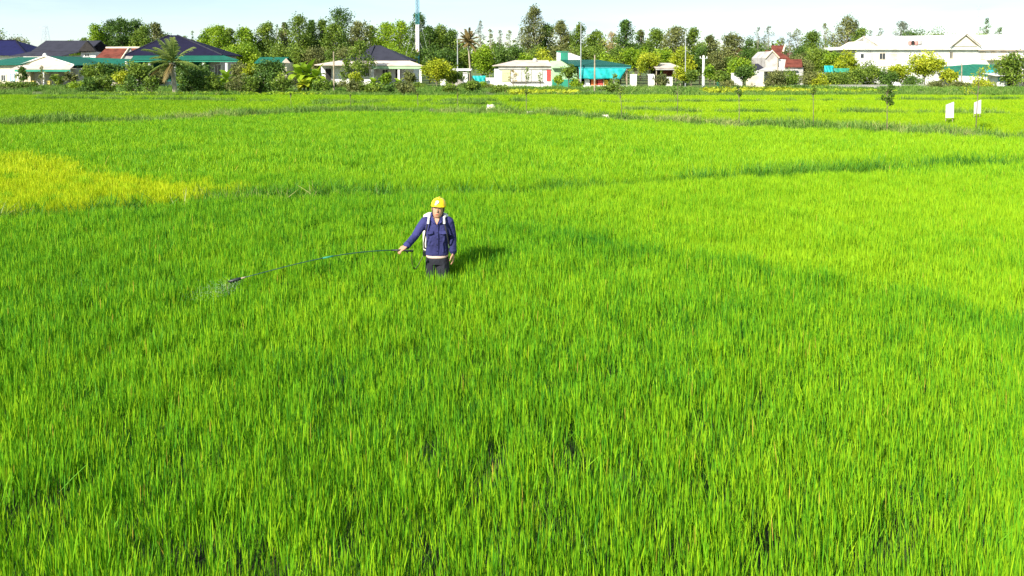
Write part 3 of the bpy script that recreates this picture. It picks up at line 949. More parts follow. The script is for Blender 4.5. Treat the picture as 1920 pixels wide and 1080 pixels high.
part('roof_edge', M_green_paint, rb, lambda b: b.box(X(1044, Y + 4), X(1066, Y + 4), Y + 3.4, Y + 6.2, Z(97, Y + 4), Z(96, Y + 4)))
tarp('tarpaulin', X(1084, Y), X(1172, Y), Z(148, Y - 1.4), Z(128.3, Y - 1.4), Y - 1.45, 'long turquoise tarpaulin hanging as a blind under the teal roof', M_tarp, skew=.9, cx=30)
for pxx, hh, mt, nm, lb, ct in ((1100, .95, M_white, 'cabinet', 'white cabinet at the shop front under the turquoise blind', 'cabinet'),
                                (1112, .95, M_orange, 'crate_stack', 'orange crate stack under the turquoise blind', 'crates'),
                                (1124, 1.0, M_red, 'crate_stack', 'red crate stack right of the orange crates under the blind', 'crates'),
                                (1134, .8, M_yplastic, 'crate_stack', 'yellow crate stack under the blind, right of the red crates', 'crates'),
                                (1152, 1.1, M_white, 'cabinet', 'larger white cabinet near the right post of the shop', 'cabinet')):
    c_ = empty(nm, (X(pxx, Y), Y - .6, .36), lb, ct)
    if nm == 'cabinet':
        part('body', mt, c_, lambda b: b.box(X(pxx, Y) - .33, X(pxx, Y) + .33, Y - .9, Y - .3, .36, .36 + hh))
        part('top', M_conc, c_, lambda b: b.box(X(pxx, Y) - .37, X(pxx, Y) + .37, Y - .94, Y - .26, .36 + hh, .42 + hh))
    else:
        for j in range(3):
            z_ = .36 + j * hh / 3
            part('crate', mt, c_, lambda b: (b.box(X(pxx, Y) - .36, X(pxx, Y) + .36, Y - .9, Y - .84, z_ + .01, z_ + hh / 3 - .02), b.box(X(pxx, Y) - .36, X(pxx, Y) + .36, Y - .36, Y - .3, z_ + .01, z_ + hh / 3 - .02), b.box(X(pxx, Y) - .36, X(pxx, Y) - .3, Y - .84, Y - .36, z_ + .01, z_ + hh / 3 - .02), b.box(X(pxx, Y) + .3, X(pxx, Y) + .36, Y - .84, Y - .36, z_ + .01, z_ + hh / 3 - .02), b.box(X(pxx, Y) - .3, X(pxx, Y) + .3, Y - .84, Y - .36, z_ + .01, z_ + .06)))

# ---- pair of white pillars, shed with brick wall
Y = 98
for pxx, y0, lb in ((1187.5, 139, 'broad white gate pillar right of the shop'), (1221, 139, 'broad white gate pillar left of the small brick shed')):
    g_ = empty('gate_pillar', (X(pxx, Y), Y, .08), lb, 'gate pillar')
    part('shaft', M_white, g_, lambda b: b.box(X(pxx, Y) - .42, X(pxx, Y) + .42, Y - .4, Y + .4, .08, Z(y0, Y) - .1))
    part('cap', M_white, g_, lambda b: b.box(X(pxx, Y) - .47, X(pxx, Y) + .47, Y - .45, Y + .45, Z(y0, Y) - .1, Z(y0, Y)))
gt = empty('gate', (X(1204, Y), Y, .08), 'dark barred gate between the two broad white pillars', 'gate')
for i in range(9):
    xx = X(1194, Y) + i * (X(1215, Y) - X(1194, Y)) / 8
    part('bar', M_dark, gt, lambda b: b.tube([(xx, Y, .12), (xx, Y, 1.75)], .025, 5))
for zz in (.3, 1.6):
    part('rail', M_dark, gt, lambda b: b.box(X(1194, Y) - .2, X(1215, Y) + .2, Y - .03, Y + .03, zz, zz + .06))
Y = 103
h = house('shed', 1250, Y, 'small shed with grey sheet roof and brick wall behind the pillars', 'shed')
part('roof', M_rooflight, h, lambda b: b.slab([(X(1226, Y), Y - 1, Z(127, Y)), (X(1277, Y), Y - 1, Z(127, Y)), (X(1268, Y), Y + 4, Z(118, Y + 4)), (X(1228, Y), Y + 4, Z(118, Y + 4))], .12))
part('fascia', M_conc, h, lambda b: b.box(X(1227, Y), X(1276, Y), Y - .92, Y - .82, Z(131, Y), Z(128.2, Y)))
part('brick_wall', M_redtile, h, lambda b: b.box(X(1246, Y), X(1263, Y), Y + .6, Y + .9, Z(143, Y), Z(129, Y)))
part('white_wall', M_white, h, lambda b: b.box(X(1250, Y), X(1262, Y), Y + .3, Y + .58, .08, Z(144, Y)))
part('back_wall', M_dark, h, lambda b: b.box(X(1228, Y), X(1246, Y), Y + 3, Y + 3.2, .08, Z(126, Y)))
for a_ in (1229, 1274):
    part('post', M_wood, h, lambda b: b.tube([(X(a_, Y), Y - .7, .08), (X(a_, Y), Y - .7, Z(129, Y))], .08, 6))

# ---- yellow house far behind
Y = 140
h = house('house', 1388, Y, 'yellow walled house with small red roof half hidden by trees')
part('wall', M_yellow_wall, h, lambda b: b.box(X(1358, Y), X(1416, Y), Y, Y + 8, .08, Z(101, Y)))
part('cornice', M_cream, h, lambda b: b.box(X(1357, Y), X(1417, Y), Y - .3, Y + 8.3, Z(101, Y), Z(98.5, Y)))
part('roof', M_redtile, h, lambda b: hip(b, X(1380, Y), X(1410, Y), Y + .5, Y + 6, Z(98.5, Y), Z(90, Y + 3), X(1393, Y), X(1399, Y)))
window(h, X(1366, Y), X(1371, Y), Z(112, Y), Z(104, Y), Y)
Y = 146
h = house('house', 1500, Y, 'yellow walled building showing right of the red roofed house')
part('wall', M_yellow_wall, h, lambda b: b.box(X(1482, Y), X(1514, Y), Y, Y + 6, .08, Z(105, Y)))
part('roof', M_redtile, h, lambda b: hip(b, X(1478, Y), X(1518, Y), Y - .5, Y + 6.5, Z(105, Y), Z(98, Y + 3), X(1490, Y), X(1506, Y)))

# ---- red roofed house with gable
Y = 104
h = house('house', 1455, Y, 'house with steep red roof and grey gable wall near the yellow flowers')
part('gable_wall', M_greyw, h, lambda b: b.prism([(X(1435, Y), Y, .08), (X(1459, Y), Y, .08), (X(1459, Y), Y, Z(108, Y)), (X(1447, Y), Y, Z(96, Y)), (X(1435, Y), Y, Z(108, Y))], (0, 6, 0)))
part('verge', M_cream, h, lambda b: (b.tube([(X(1433.5, Y), Y - .1, Z(109.5, Y)), (X(1447, Y), Y - .1, Z(94.8, Y)), (X(1460, Y), Y - .1, Z(108.5, Y))], .14, 6)))
part('roof', M_redtile, h, lambda b: b.slab([(X(1459, Y), Y + .3, Z(108.5, Y)), (X(1482, Y), Y + .3, Z(109, Y)), (X(1474, Y), Y + 3, Z(95, Y + 3)), (X(1448, Y), Y + 3, Z(94.5, Y + 3))], .14))
part('upper_roof', M_redtile, h, lambda b: b.slab([(X(1446, Y + 3), Y + 3.1, Z(96, Y + 3)), (X(1470, Y + 3), Y + 3.1, Z(96, Y + 3)), (X(1471, Y + 5), Y + 5, Z(85, Y + 5)), (X(1446, Y + 5), Y + 5, Z(85, Y + 5))], .14))
part('upper_verge', M_cream, h, lambda b: b.tube([(X(1468, Y + 3), Y + 3.0, Z(96, Y + 3)), (X(1471, Y + 5), Y + 4.9, Z(84.6, Y + 5))], .14, 6))
part('wall', M_white, h, lambda b: b.box(X(1460, Y), X(1482, Y), Y + .4, Y + 6, .08, Z(110, Y)))
part('annex_roof', M_redtile, h, lambda b: b.slab([(X(1460, Y), Y - 2.2, Z(125, Y - 2.2)), (X(1493, Y), Y - 2.2, Z(125, Y - 2.2)), (X(1504, Y), Y + .2, Z(111, Y)), (X(1474, Y), Y + .2, Z(111, Y))], .12))
part('annex_wall', M_conc, h, lambda b: b.box(X(1461, Y), X(1496, Y), Y - 1.9, Y - .1, .08, Z(126.5, Y)))
part('porch_roof', M_conc, h, lambda b: b.slab([(X(1410, Y), Y - 2.4, Z(132.5, Y - 2.4)), (X(1484, Y), Y - 2.4, Z(130, Y - 2.4)), (X(1484, Y), Y - .02, Z(126, Y)), (X(1434, Y), Y - .02, Z(126, Y))], .16))
part('slate_lean_to', M_slate, h, lambda b: b.slab([(X(1409, Y), Y - .3, Z(130, Y)), (X(1434, Y), Y - .3, Z(129, Y)), (X(1434, Y), Y + 3, Z(119, Y + 3)), (X(1420, Y), Y + 3, Z(121, Y + 3))], .1))
part('side_wall', M_white, h, lambda b: b.box(X(1413, Y), X(1434, Y), Y - .2, Y + 3, .08, Z(131, Y)))

wl = MB()
wl.box(X(1372, 100), X(1392, 100), 100, 100.25, .08, Z(138, 100))
wl.box(X(1372, 100) - .06, X(1392, 100) + .06, 99.95, 100.3, Z(138, 100), Z(137, 100))
tag(wl.build('garden_wall', M_white), 'white wall panel left of the red roofed house', 'wall')
wl = MB()
wl.prism([(X(1400, 99), 99, .08), (X(1432, 99), 99, .08), (X(1432, 99), 99, Z(137, 99)), (X(1400, 99), 99, Z(147, 99))], (0, .25, 0))
tag(wl.build('garden_wall', M_cream), 'pale sloping wall below the red roofed house', 'wall')

# ---- long white building on the right
Y = 120
h = house('building', 1740, Y, 'long white two storey building with pale pitched roof at the right', 'building')
xa, xb = X(1604, Y), X(1965, Y)
zp0, zp1 = Z(93, Y), Z(87, Y)
part('wall', M_white, h, lambda b: b.box(xa, xb, Y, Y + 13, .08, zp0))
part('eave', M_white, h, lambda b: b.box(X(1588, Y), xb + 1, Y - .6, Y + 14, zp0, zp1))
part('roof', M_white, h, lambda b: (b.slab([(X(1642, Y), Y - .5, zp1 + .2), (xb + 1, Y - .5, zp1 + .2), (xb + 1, Y + 6.5, Z(64, Y + 6.5)), (X(1617, Y + 6.5), Y + 6.5, Z(68.5, Y + 6.5))], .15), b.slab([(X(1617, Y + 6.5), Y + 6.5, Z(68.5, Y + 6.5)), (xb + 1, Y + 6.5, Z(64, Y + 6.5)), (xb + 1, Y + 13.4, zp1 + .2), (X(1617, Y + 6.5), Y + 13.4, zp1 + .2)], .15)))
part('gable_end', M_cream, h, lambda b: b.prism([(X(1642, Y), Y - .4, zp1), (X(1617, Y + 6.5), Y + 6.4, zp1), (X(1617, Y + 6.5), Y + 6.4, Z(69.5, Y + 6.5))], (.2, .05, 0)))
part('verge', M_rooflight, h, lambda b: b.tube([(X(1617, Y + 6.5), Y + 6.4, Z(68.5, Y + 6.5) + .05), (X(1642, Y), Y - .5, zp1 + .25)], .1, 6))
gb = part('front_gable', M_cream, h, lambda b: b.prism([(X(1781, Y), Y - .75, zp1 + .012), (X(1801, Y), Y - .75, Z(66.5, Y)), (X(1826, Y), Y - .75, zp1 + .012)], (0, 2.5, 0)))
part('gable_roof', M_white, gb, lambda b: gable(b, X(1775, Y), X(1832, Y), Y - 1.0, Y + 5, Z(86.6, Y), Z(63, Y), .2, 'Y'))
part('gable_verge', M_rooflight, gb, lambda b: b.tube([(X(1775, Y), Y - 1.08, Z(86.6, Y)), (X(1803.5, Y), Y - 1.08, Z(63.6, Y)), (X(1832, Y), Y - 1.08, Z(86.6, Y))], .09, 4))
part('left_gable', M_cream, h, lambda b: b.prism([(X(1597, Y), Y - .5, zp1 + .012), (X(1614, Y), Y - .5, Z(77, Y)), (X(1636, Y), Y - .5, zp1 + .012)], (0, 5, 0)))
window(h, X(1648.5, Y), X(1659, Y), Z(111, Y), Z(100, Y), Y, bars=1, frame=M_cream)
window(h, X(1666, Y), X(1681, Y), Z(111.5, Y), Z(101, Y), Y, glass=M_cream, frame=M_rooflight, bars=0)
window(h, X(1613, Y), X(1619, Y), Z(109, Y), Z(101, Y), Y, bars=0)
window(h, X(1632, Y), X(1637, Y), Z(113, Y), Z(101, Y), Y, glass=M_rooflight, bars=0)
window(h, X(1780, Y), X(1785, Y), Z(109, Y), Z(97.5, Y), Y, bars=1, frame=M_cream)
part('string_course', M_cream, h, lambda b: b.box(xa, X(1832, Y), Y - .08, Y - .002, Z(124.5, Y), Z(123.5, Y)))
bl = part('balcony', M_cream, h, lambda b: b.box(X(1848, Y), xb, Y - 1.4, Y - .003, Z(113, Y), Z(111.4, Y)))
for i in range(9):
    xx = X(1850, Y) + i * 1.3
    part('baluster', M_white, bl, lambda b: b.box(xx, xx + .06, Y - 1.38, Y - 1.3, Z(111.4, Y), Z(106, Y)))
part('handrail', M_white, bl, lambda b: b.box(X(1848, Y), xb, Y - 1.42, Y - 1.28, Z(106, Y), Z(105.2, Y)))
for a_ in (1838, 1858, 1877, 1897):
    window(h, X(a_, Y), X(a_ + 8, Y), Z(111, Y), Z(97.5, Y), Y, glass=M_cream, frame=M_rooflight, bars=1, name='balcony_door')
part('loggia_beam', M_rooflight, h, lambda b: b.box(X(1830, Y), xb, Y - .55, Y - .3, Z(94.6, Y), zp0 - .01))
for pxx, c_, lb in ((1702, M_redmetal, 'small red tank, leftmost on the white roof edge'), (1708, M_dark, 'dark tank second from left on the white roof edge'), (1714, M_redmetal, 'pink red tank third from left on the white roof edge')):
    t_ = empty('water_tank', (X(pxx, Y), Y - .4, zp1), lb, 'tank')
    part('drum', c_, t_, lambda b: b.lathe((X(pxx, Y), Y - .42, zp1 + .01), [(.22, .25), (.26, .3), (.26, .8), (.18, .95), (.05, 1.0)], 12))
    part('stand', M_steel, t_, lambda b: (b.box(X(pxx, Y) - .22, X(pxx, Y) + .22, Y - .6, Y - .24, zp1 + .2, zp1 + .25), b.box(X(pxx, Y) - .2, X(pxx, Y) - .15, Y - .57, Y - .52, zp1, zp1 + .2), b.box(X(pxx, Y) + .15, X(pxx, Y) + .2, Y - .57, Y - .52, zp1, zp1 + .2)))
t_ = empty('water_tank', (X(1721, Y), Y - .4, zp1), 'largest grey water tank, rightmost on the white roof edge', 'tank')
part('drum', M_greyw, t_, lambda b: b.lathe((X(1721, Y), Y - .1, zp1 + .3), [(.42, .02), (.46, .1), (.46, .7), (.3, .9), (.1, .95)], 14))
part('lid', M_dark, t_, lambda b: b.lathe((X(1721, Y), Y - .1, zp1 + .3), [(.14, .95), (.14, 1.0)], 10))
# lower annex and green awning
Y = 108
h = house('annex', 1768, Y, 'small white annex with flat roof in front of the long building', 'annex')
part('wall', M_white, h, lambda b: b.box(X(1756, Y), X(1785, Y), Y, Y + 6, .08, Z(127, Y)))
part('roof', M_conc, h, lambda b: b.box(X(1754, Y), X(1787, Y), Y - .5, Y + 6.2, Z(127, Y), Z(124.5, Y)))
window(h, X(1764, Y), X(1771, Y), 1.0, 2.0, Y)
Y = 104
h = empty('awning', (X(1840, Y), Y, .08), 'dark green shade awning stretched in front of the white building', 'awning')
part('cover', plain('green_shade_net', (.015, .15, .09), .7, .25, 2, .2), h, lambda b: b.slab([(X(1776, Y), Y - 1.5, Z(141, Y - 1.5)), (X(1888, Y), Y - 1.5, Z(146, Y - 1.5)), (X(1892, Y), Y + 3, Z(121, Y + 3)), (X(1850, Y), Y + 3, Z(120, Y + 3)), (X(1778, Y), Y + 3, Z(126, Y + 3))], .04))
for a_ in (1780, 1832, 1884):
    part('post', M_wood, h, lambda b: b.tube([(X(a_, Y), Y - 1.3, .08), (X(a_, Y), Y - 1.3, Z(142, Y - 1.3))], .06, 6))
Y = 98
h = empty('kiosk', (X(1880, Y), Y, .08), 'small white kiosk with turquoise sign boards near the right edge', 'kiosk')
part('body', M_white, h, lambda b: b.box(X(1871, Y), X(1889, Y), Y, Y + 2.2, .08, Z(141, Y)))
part('canopy', M_whitemetal, h, lambda b: b.slab([(X(1857, Y), Y - 1, Z(141.5, Y)), (X(1896, Y), Y - 1, Z(141.5, Y)), (X(1893, Y), Y + 2.4, Z(137, Y + 2.4)), (X(1862, Y), Y + 2.4, Z(137, Y + 2.4))], .06))
M_turq = plain('turquoise_board', (.01, .36, .47), .5, .15, 2, 0)
part('sign_board', M_turq, h, lambda b: b.box(X(1872, Y), X(1887, Y), Y - .06, Y - .003, Z(152, Y), Z(144.5, Y)))
part('upper_board', M_turq, h, lambda b: b.box(X(1871, Y), X(1886, Y), Y + 2.5, Y + 2.6, Z(139, Y + 2.5), Z(131, Y + 2.5)))
part('board_post', M_steel, h, lambda b: (b.tube([(X(1871.5, Y), Y + 2.62, .08), (X(1871.5, Y), Y + 2.62, Z(130, Y + 2.6))], .05, 5), b.tube([(X(1885.5, Y), Y + 2.62, .08), (X(1885.5, Y), Y + 2.62, Z(130, Y + 2.6))], .05, 5)))
Y = 101
h = house('stall', 1908, Y, 'dark open stall cut by the right edge of the photo', 'stall')
part('roof', M_rooflight, h, lambda b: b.slab([(X(1890, Y), Y - 1, Z(141, Y)), (X(1945, Y), Y - 1, Z(141, Y)), (X(1945, Y), Y + 4, Z(135, Y + 4)), (X(1890, Y), Y + 4, Z(135, Y + 4))], .1))
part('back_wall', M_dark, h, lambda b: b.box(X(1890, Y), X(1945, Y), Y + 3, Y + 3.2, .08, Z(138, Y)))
for a_ in (1892, 1912, 1940):
    part('post', M_wood, h, lambda b: b.tube([(X(a_, Y), Y - .8, .08), (X(a_, Y), Y - .8, Z(141.3, Y))], .08, 6))
part('counter', M_cream, h, lambda b: b.box(X(1902, Y), X(1940, Y), Y - .6, Y + .1, .08, 1.0))

# ---- low wall along the lane on the right, net fence
Y = 93
lw = MB()
lw.box(X(1498, Y), X(1745, Y), Y, Y + .3, .08, .5)
lw.box(X(1498, Y), X(1745, Y), Y - .06, Y + .36, .5, .58)
tag(lw.build('low_wall', M_greyw), 'long low grey wall along the lane in front of the bushes', 'wall')
tarp('net', X(1545, 101), X(1562, 101), Z(136, 101), Z(123, 101), 101, 'bright turquoise net sheet hung among the bushes', M_tarp, cat='net')
tarp('net', X(1563, 102), X(1592, 102), Z(136, 102), Z(128, 102), 102, 'dark green net stretched right of the turquoise net', M_green_paint, cat='net')
wl = MB()
Y = 92
wl.box(X(294, Y), X(322, Y), Y, Y + .25, .08, Z(154, Y))
wl.box(X(294, Y) - .05, X(322, Y) + .05, Y - .05, Y + .3, Z(154, Y), Z(154, Y) + .08)
tag(wl.build('garden_wall', M_white), 'white wall panel at the foot of the coconut palm', 'wall')
wl = MB()
Y = 96.5
wl.box(X(640, Y), X(690, Y), Y - 4, Y - 3.8, .08, .55)
wl.box(X(640, Y), X(690, Y), Y - 4.05, Y - 3.75, .55, .63)
tag(wl.build('garden_wall', M_greyw), 'low grey wall behind the plants of the white house', 'wall')
Y = 92
for k, (a, b_, hh, lb) in enumerate(((224, 246, .75, 'heap of pale building rubble left of the palm, larger one'), (252, 274, .6, 'smaller heap of pinkish rubble near the palm'))):
    hp = empty('rubble_heap', (X((a + b_) / 2, Y), Y - 3, .08), lb, 'rubble')
    for j in range(16):
        xx, yy, s_ = random.uniform(X(a, Y), X(b_, Y)), Y - 3 + random.uniform(-.5, .5), random.uniform(.14, .3)
        b = MB()
        zz = .06 + random.uniform(0, hh * .6)
        pts = [(xx + s_ * random.uniform(.6, 1.2) * sx, yy + s_ * random.uniform(.6, 1.2) * sy, zz + s_ * random.uniform(.5, 1) * (1 + sz)) for sz in (-1, 1) for sx, sy in ((-1, -1), (1, -1), (1, 1), (-1, 1))]
        b.add(pts, [(0, 3, 2, 1), (4, 5, 6, 7), (0, 1, 5, 4), (1, 2, 6, 5), (2, 3, 7, 6), (3, 0, 4, 7)])
        b.build('stone', random.choice([M_cream, M_rooflight, M_conc]), hp)


# ---- poles and masts
def pole(px, y0, y1, Y, r, mat, label, name='pole', arms=(), lean=0.0):
    b0, t0 = Vector((X(px, Y), Y, .0)), Vector((X(px, Y) + lean, Y, Z(y0, Y)))
    e = empty(name, b0, label, 'pole')
    part('shaft', mat, e, lambda b: b.tube([b0, b0.lerp(t0, .5), t0], [r, r * .9, r * .75], 8))
    for dz, hw in arms:
        part('cross_arm', M_steel, e, lambda b: b.box(t0.x - hw, t0.x + hw, Y - .06, Y + .06, t0.z - dz - .05, t0.z - dz + .05))
        for sgn in (-1, 0, 1):
            part('insulator', M_white, e, lambda b: b.lathe((t0.x + sgn * hw * .85, Y, t0.z - dz + .05), [(.05, 0), (.09, .06), (.05, .12), (.08, .18), (.02, .24)], 8))
    if not arms:
        part('cap', M_dark, e, lambda b: b.lathe((t0.x, Y, t0.z), [(r * .8, 0), (r * .85, .05), (r * .3, .1)], 8))
    return e


pole(626, 97, 172, 77, .10, M_wood, 'weathered wooden pole in front of the white house')
pole(858, 65, 130, 104, .09, M_steel, 'thin pale pole left of the withered palm')
pole(1089, 42, 160, 97, .08, M_steel, 'tall thin pale pole left in front of the teal roofed shop')
pole(1115, 103, 172, 78, .10, M_wood, 'shorter wooden pole in front of the turquoise blind')
pole(1285, 58, 158, 98, .07, M_steel, 'tall thin pole right of the brick shed')
pole(1319, 104, 160, 97, .2, M_white, 'thick white concrete pole behind the field, right of centre', arms=((.4, .55),))
pole(1458, 108, 166, 94, .08, M_wood, 'thin wooden pole with yellow sign beside the red roofed house')
pole(1704, 120, 152, 100, .06, M_steel, 'thin pale post among the bushes before the white building')
pole(1803, 120, 158, 97, .09, M_wood, 'dark wooden post in front of the green awning')
sg = MB()
sg.box(X(1455, 94), X(1459, 94), 93.8, 93.84, Z(149, 94), Z(143, 94))
tag(sg.build('sign', M_yplastic), 'small plain yellow sign on the thin wooden pole', 'sign')

# lattice mast
Y = 116
mx_, zt = X(783.5, Y), Z(-60, Y)
mast = empty('mast', (mx_, Y, .08), 'tall slender guyed lattice mast in blue, teal and white', 'mast')
secs = [(.08, Z(103, Y), M_tealmetal, 'lower_section'), (Z(103, Y), Z(46, Y), M_whitemetal, 'white_section'), (Z(46, Y), Z(24, Y), M_tealmetal, 'teal_section'), (Z(24, Y), zt, M_bluemetal, 'upper_section')]
cor = [(mx_ + .32 * math.cos(a), Y + .32 * math.sin(a)) for a in (math.radians(210), math.radians(330), math.radians(90))]
for z0, z1, mt, nm in secs:
    b = MB()
    for cx_, cy_ in cor:
        b.tube([(cx_, cy_, z0), (cx_, cy_, z1)], .055, 6)
    n_ = int((z1 - z0) / .55)
    for i in range(n_):
        za, zb_ = z0 + (z1 - z0) * i / n_, z0 + (z1 - z0) * (i + 1) / n_
        for k in range(3):
            p, q = cor[k], cor[(k + 1) % 3]
            b.tube([(*p, za), (*q, zb_)], .028, 4, False)
            b.tube([(*q, za), (*p, zb_)], .028, 4, False)
            b.tube([(*p, za), (*q, za)], .024, 4, False)
    s_ = b.build(nm, mt, mast)
    if nm == 'white_section':
        b = MB()
        b.box(mx_ - .24, mx_ + .24, Y - .3, Y - .27, z0 + .05, z1 - .05)
        pn = b.build('white_panel', M_whitemetal, s_)
        b = MB()
        zz = z1 - .4
        while zz > z0 + .3:
            b.box(mx_ - .09, mx_ + .11, Y - .315, Y - .302, zz - .18, zz)
            zz -= .36
        b.build('faded_marks', M_redmetal, s_)
for k, (gx, gy) in enumerate(((-3.2, -1), (3.2, -1.2), (-1.5, 2.5), (1.7, 2.3))):
    part('guy_wire', M_steel, mast, lambda b: (b.tube([(mx_ + gx, Y + gy, .1), (mx_ + .2 * np.sign(gx), Y, Z(30, Y))], .014, 4), b.tube([(mx_ + gx, Y + gy, .1), (mx_ + .2 * np.sign(gx), Y, Z(75, Y))], .014, 4)))


def pylon(px, y0, Y, wb, label, mat):
    x_ = X(px, Y)
    zt_ = Z(y0, Y)
    e = empty('pylon', (x_, Y, 0), label, 'pylon')
    b = MB()
    cs = lambda z: wb * (1 - .82 * z / zt_)
    for sx in (-1, 1):
        for sy in (-1, 1):
            b.tube([(x_ + sx * wb, Y + sy * wb, 0), (x_ + sx * cs(zt_), Y + sy * cs(zt_), zt_)], .055, 4)
    n_ = 9
    for i in range(n_):
        za, zb_ = zt_ * i / n_, zt_ * (i + 1) / n_
        for sx in (-1, 1):
            b.tube([(x_ - sx * cs(za), Y - cs(za), za), (x_ + sx * cs(zb_), Y - cs(zb_), zb_)], .035, 4, False)
            b.tube([(x_ - sx * cs(za), Y + cs(za), za), (x_ + sx * cs(zb_), Y + cs(zb_), zb_)], .035, 4, False)
    b.build('tower', mat, e)
    for f in (.72, .84, .96):
        part('cross_arm', mat, e, lambda q: (q.tube([(x_ - wb * 1.2, Y, zt_ * f), (x_ + wb * 1.2, Y, zt_ * f)], .045, 4), q.tube([(x_ - wb * 1.2, Y, zt_ * f), (x_, Y, zt_ * f + .9)], .05, 4), q.tube([(x_ + wb * 1.2, Y, zt_ * f), (x_, Y, zt_ * f + .9)], .05, 4)))


M_palesteel = plain('pale_far_steel', (.42, .44, .47), .7, .1, 1, 0)
pylon(87, 48, 300, 2.6, 'faint far pylon above the slate grey roof', M_palesteel)
e = empty('antenna', (X(1861, 122), 126, Z(66, 126)), 'thin pale antenna rising above the right end of the white roof', 'antenna')
part('rod', M_steel, e, lambda b: b.tube([(X(1861, 122), 126, Z(70, 126)), (X(1861, 122), 126, Z(8, 126))], [.06, .03], 6))
part('element', M_steel, e, lambda b: (b.box(X(1861, 122) - .5, X(1861, 122) + .5, 125.98, 126.02, Z(12, 126), Z(11.4, 126)), b.box(X(1861, 122) - .35, X(1861, 122) + .35, 125.98, 126.02, Z(18, 126), Z(17.4, 126))))

# ---- white panels and blocks in the field
def panel(px, y0, y1, wpx, base_y, label, turn):
    x_, Y_ = G(px, base_y, .5)
    zt_, zb_ = Z(y0, Y_), Z(y1, Y_)
    hw = wpx / FPX * (Y_ * CT) / 2
    e = empty('marker_panel', (x_, Y_, 0), label, 'panel')
    dx_, dy_ = hw * math.cos(turn), hw * math.sin(turn)
    part('sheet', M_whitemetal, e, lambda b: b.prism([(x_ - dx_, Y_ - dy_, zb_), (x_ + dx_, Y_ + dy_, zb_), (x_ + dx_, Y_ + dy_, zt_ + .05), (x_ - dx_, Y_ - dy_, zt_ - .1)], (-.03 * math.sin(turn), .03 * math.cos(turn), 0)))
    for s_ in (-1, 1):
        part('stake', M_wood, e, lambda b: b.tube([(x_ + s_ * dx_ * .9, Y_ + s_ * dy_ * .9 + .06, 0), (x_ + s_ * dx_ * .9, Y_ + s_ * dy_ * .9 + .06, zt_ - .15)], .02, 5))


panel(1781, 193, 221, 17, 226, 'white panel on stakes, the left of two in the rice', .22)
panel(1833, 189, 213, 15, 219, 'white panel on stakes, the right of two, behind a sapling', .25)


def rough_block(name, px, py, sx, sy, sz, mat, label, cat, seed, z0=.18):
    r = random.Random(seed)
    x_, Y_ = G(px, py, z0)
    e = MB()
    import_b = []
    n = 6
    V, F = [], []
    for i in range(n + 1):
        for k in range(10):
            a = 2 * math.pi * k / 10
            t_ = i / n
            sq = 1 / max(abs(math.cos(a)), abs(math.sin(a))) ** .7
            rr = (1 if 0 < i < n - 1 else .88 if i < n else .7) * sq * r.uniform(.93, 1.05)
            V.append((x_ + sx / 2 * rr * math.cos(a), Y_ + sy / 2 * rr * math.sin(a), z0 - .3 + (sz + .3) * t_ * r.uniform(.96, 1.03)))
    for i in range(n):
        for k in range(10):
            F.append((i * 10 + k, i * 10 + (k + 1) % 10, (i + 1) * 10 + (k + 1) % 10, (i + 1) * 10 + k))
    F.append(tuple(range(9, -1, -1)))
    F.append(tuple(n * 10 + k for k in range(10)))
    e.add(V, F)
    tag(e.build(name, mat), label, cat)


rough_block('concrete_block', 920, 209, .62, .5, .42, M_cream, 'pale square concrete block on the far field bank', 'block', 3, .46)
rough_block('stone', 993, 215, .5, .4, .18, M_rooflight, 'flat pale stone right of the concrete block', 'stone', 5, .5)
rough_block('stone', 1135, 221, .45, .35, .17, M_cream, 'small pale stone left of the leaning sapling stem', 'stone', 9, .5)
rough_block('stone', 810, 208, .35, .3, .12, M_rooflight, 'tiny pale stone left of the concrete block', 'stone', 12, .5)
um = MB()
ux, uy = X(1679, 92), 91.6
prof = [(.55, 0), (.5, .08), (.38, .2), (.2, .3), (.03, .34)]
um.lathe((ux, uy, Z(159.5, 92)), prof, 16)
tent = empty('umbrella', (ux, uy, .1), 'white umbrella on the lane behind the round topped sapling', 'umbrella')
um.build('canopy', M_whitemetal, tent)
part('pole', M_steel, tent, lambda b: b.tube([(ux, uy, .1), (ux, uy, Z(159.5, 92) + .4)], .03, 6))
b_ = empty('bin', (X(1351, 98), 98, .08), 'dark green wheeled bin near the thick white pole', 'bin')
part('body', M_green_paint, b_, lambda b: b.prism([(X(1346.5, 98), 97.7, .12), (X(1355.5, 98), 97.7, .12), (X(1357, 98), 97.7, 1.35), (X(1345, 98), 97.7, 1.35)], (0, .7, 0)))
part('lid', M_green_paint, b_, lambda b: b.box(X(1344.5, 98), X(1357.5, 98), 97.62, 98.5, 1.35, 1.45))

# ================================================================== TREES AND PLANTS
LEAF = {
    'dark': leaf_mat('leaf_dark', (0.029, 0.067, 0.013), (0.078, 0.154, 0.021), (0.168, 0.255, 0.040), .25, .5),
    'mid': leaf_mat('leaf_mid', (0.051, 0.101, 0.013), (0.142, 0.222, 0.025), (0.282, 0.363, 0.040), .28, .5),
    'bright': leaf_mat('leaf_bright', (0.074, 0.154, 0.011), (0.208, 0.336, 0.016), (0.404, 0.511, 0.027), .3, .5),
    'yellow': leaf_mat('leaf_yellowgreen', (0.121, 0.188, 0.011), (0.330, 0.390, 0.016), (0.592, 0.592, 0.040), .3, .5),
    'olive': leaf_mat('leaf_olive', (0.064, 0.083, 0.027), (0.159, 0.181, 0.048), (0.296, 0.303, 0.088), .25, .5),
    'grey': leaf_mat('leaf_greygreen', (0.081, 0.101, 0.067), (0.174, 0.201, 0.135), (0.296, 0.323, 0.215), .25, .5),
    'brown': leaf_mat('leaf_withered', (.20, .15, .05), (.40, .30, .12), (.55, .45, .20), .25, .5),
}
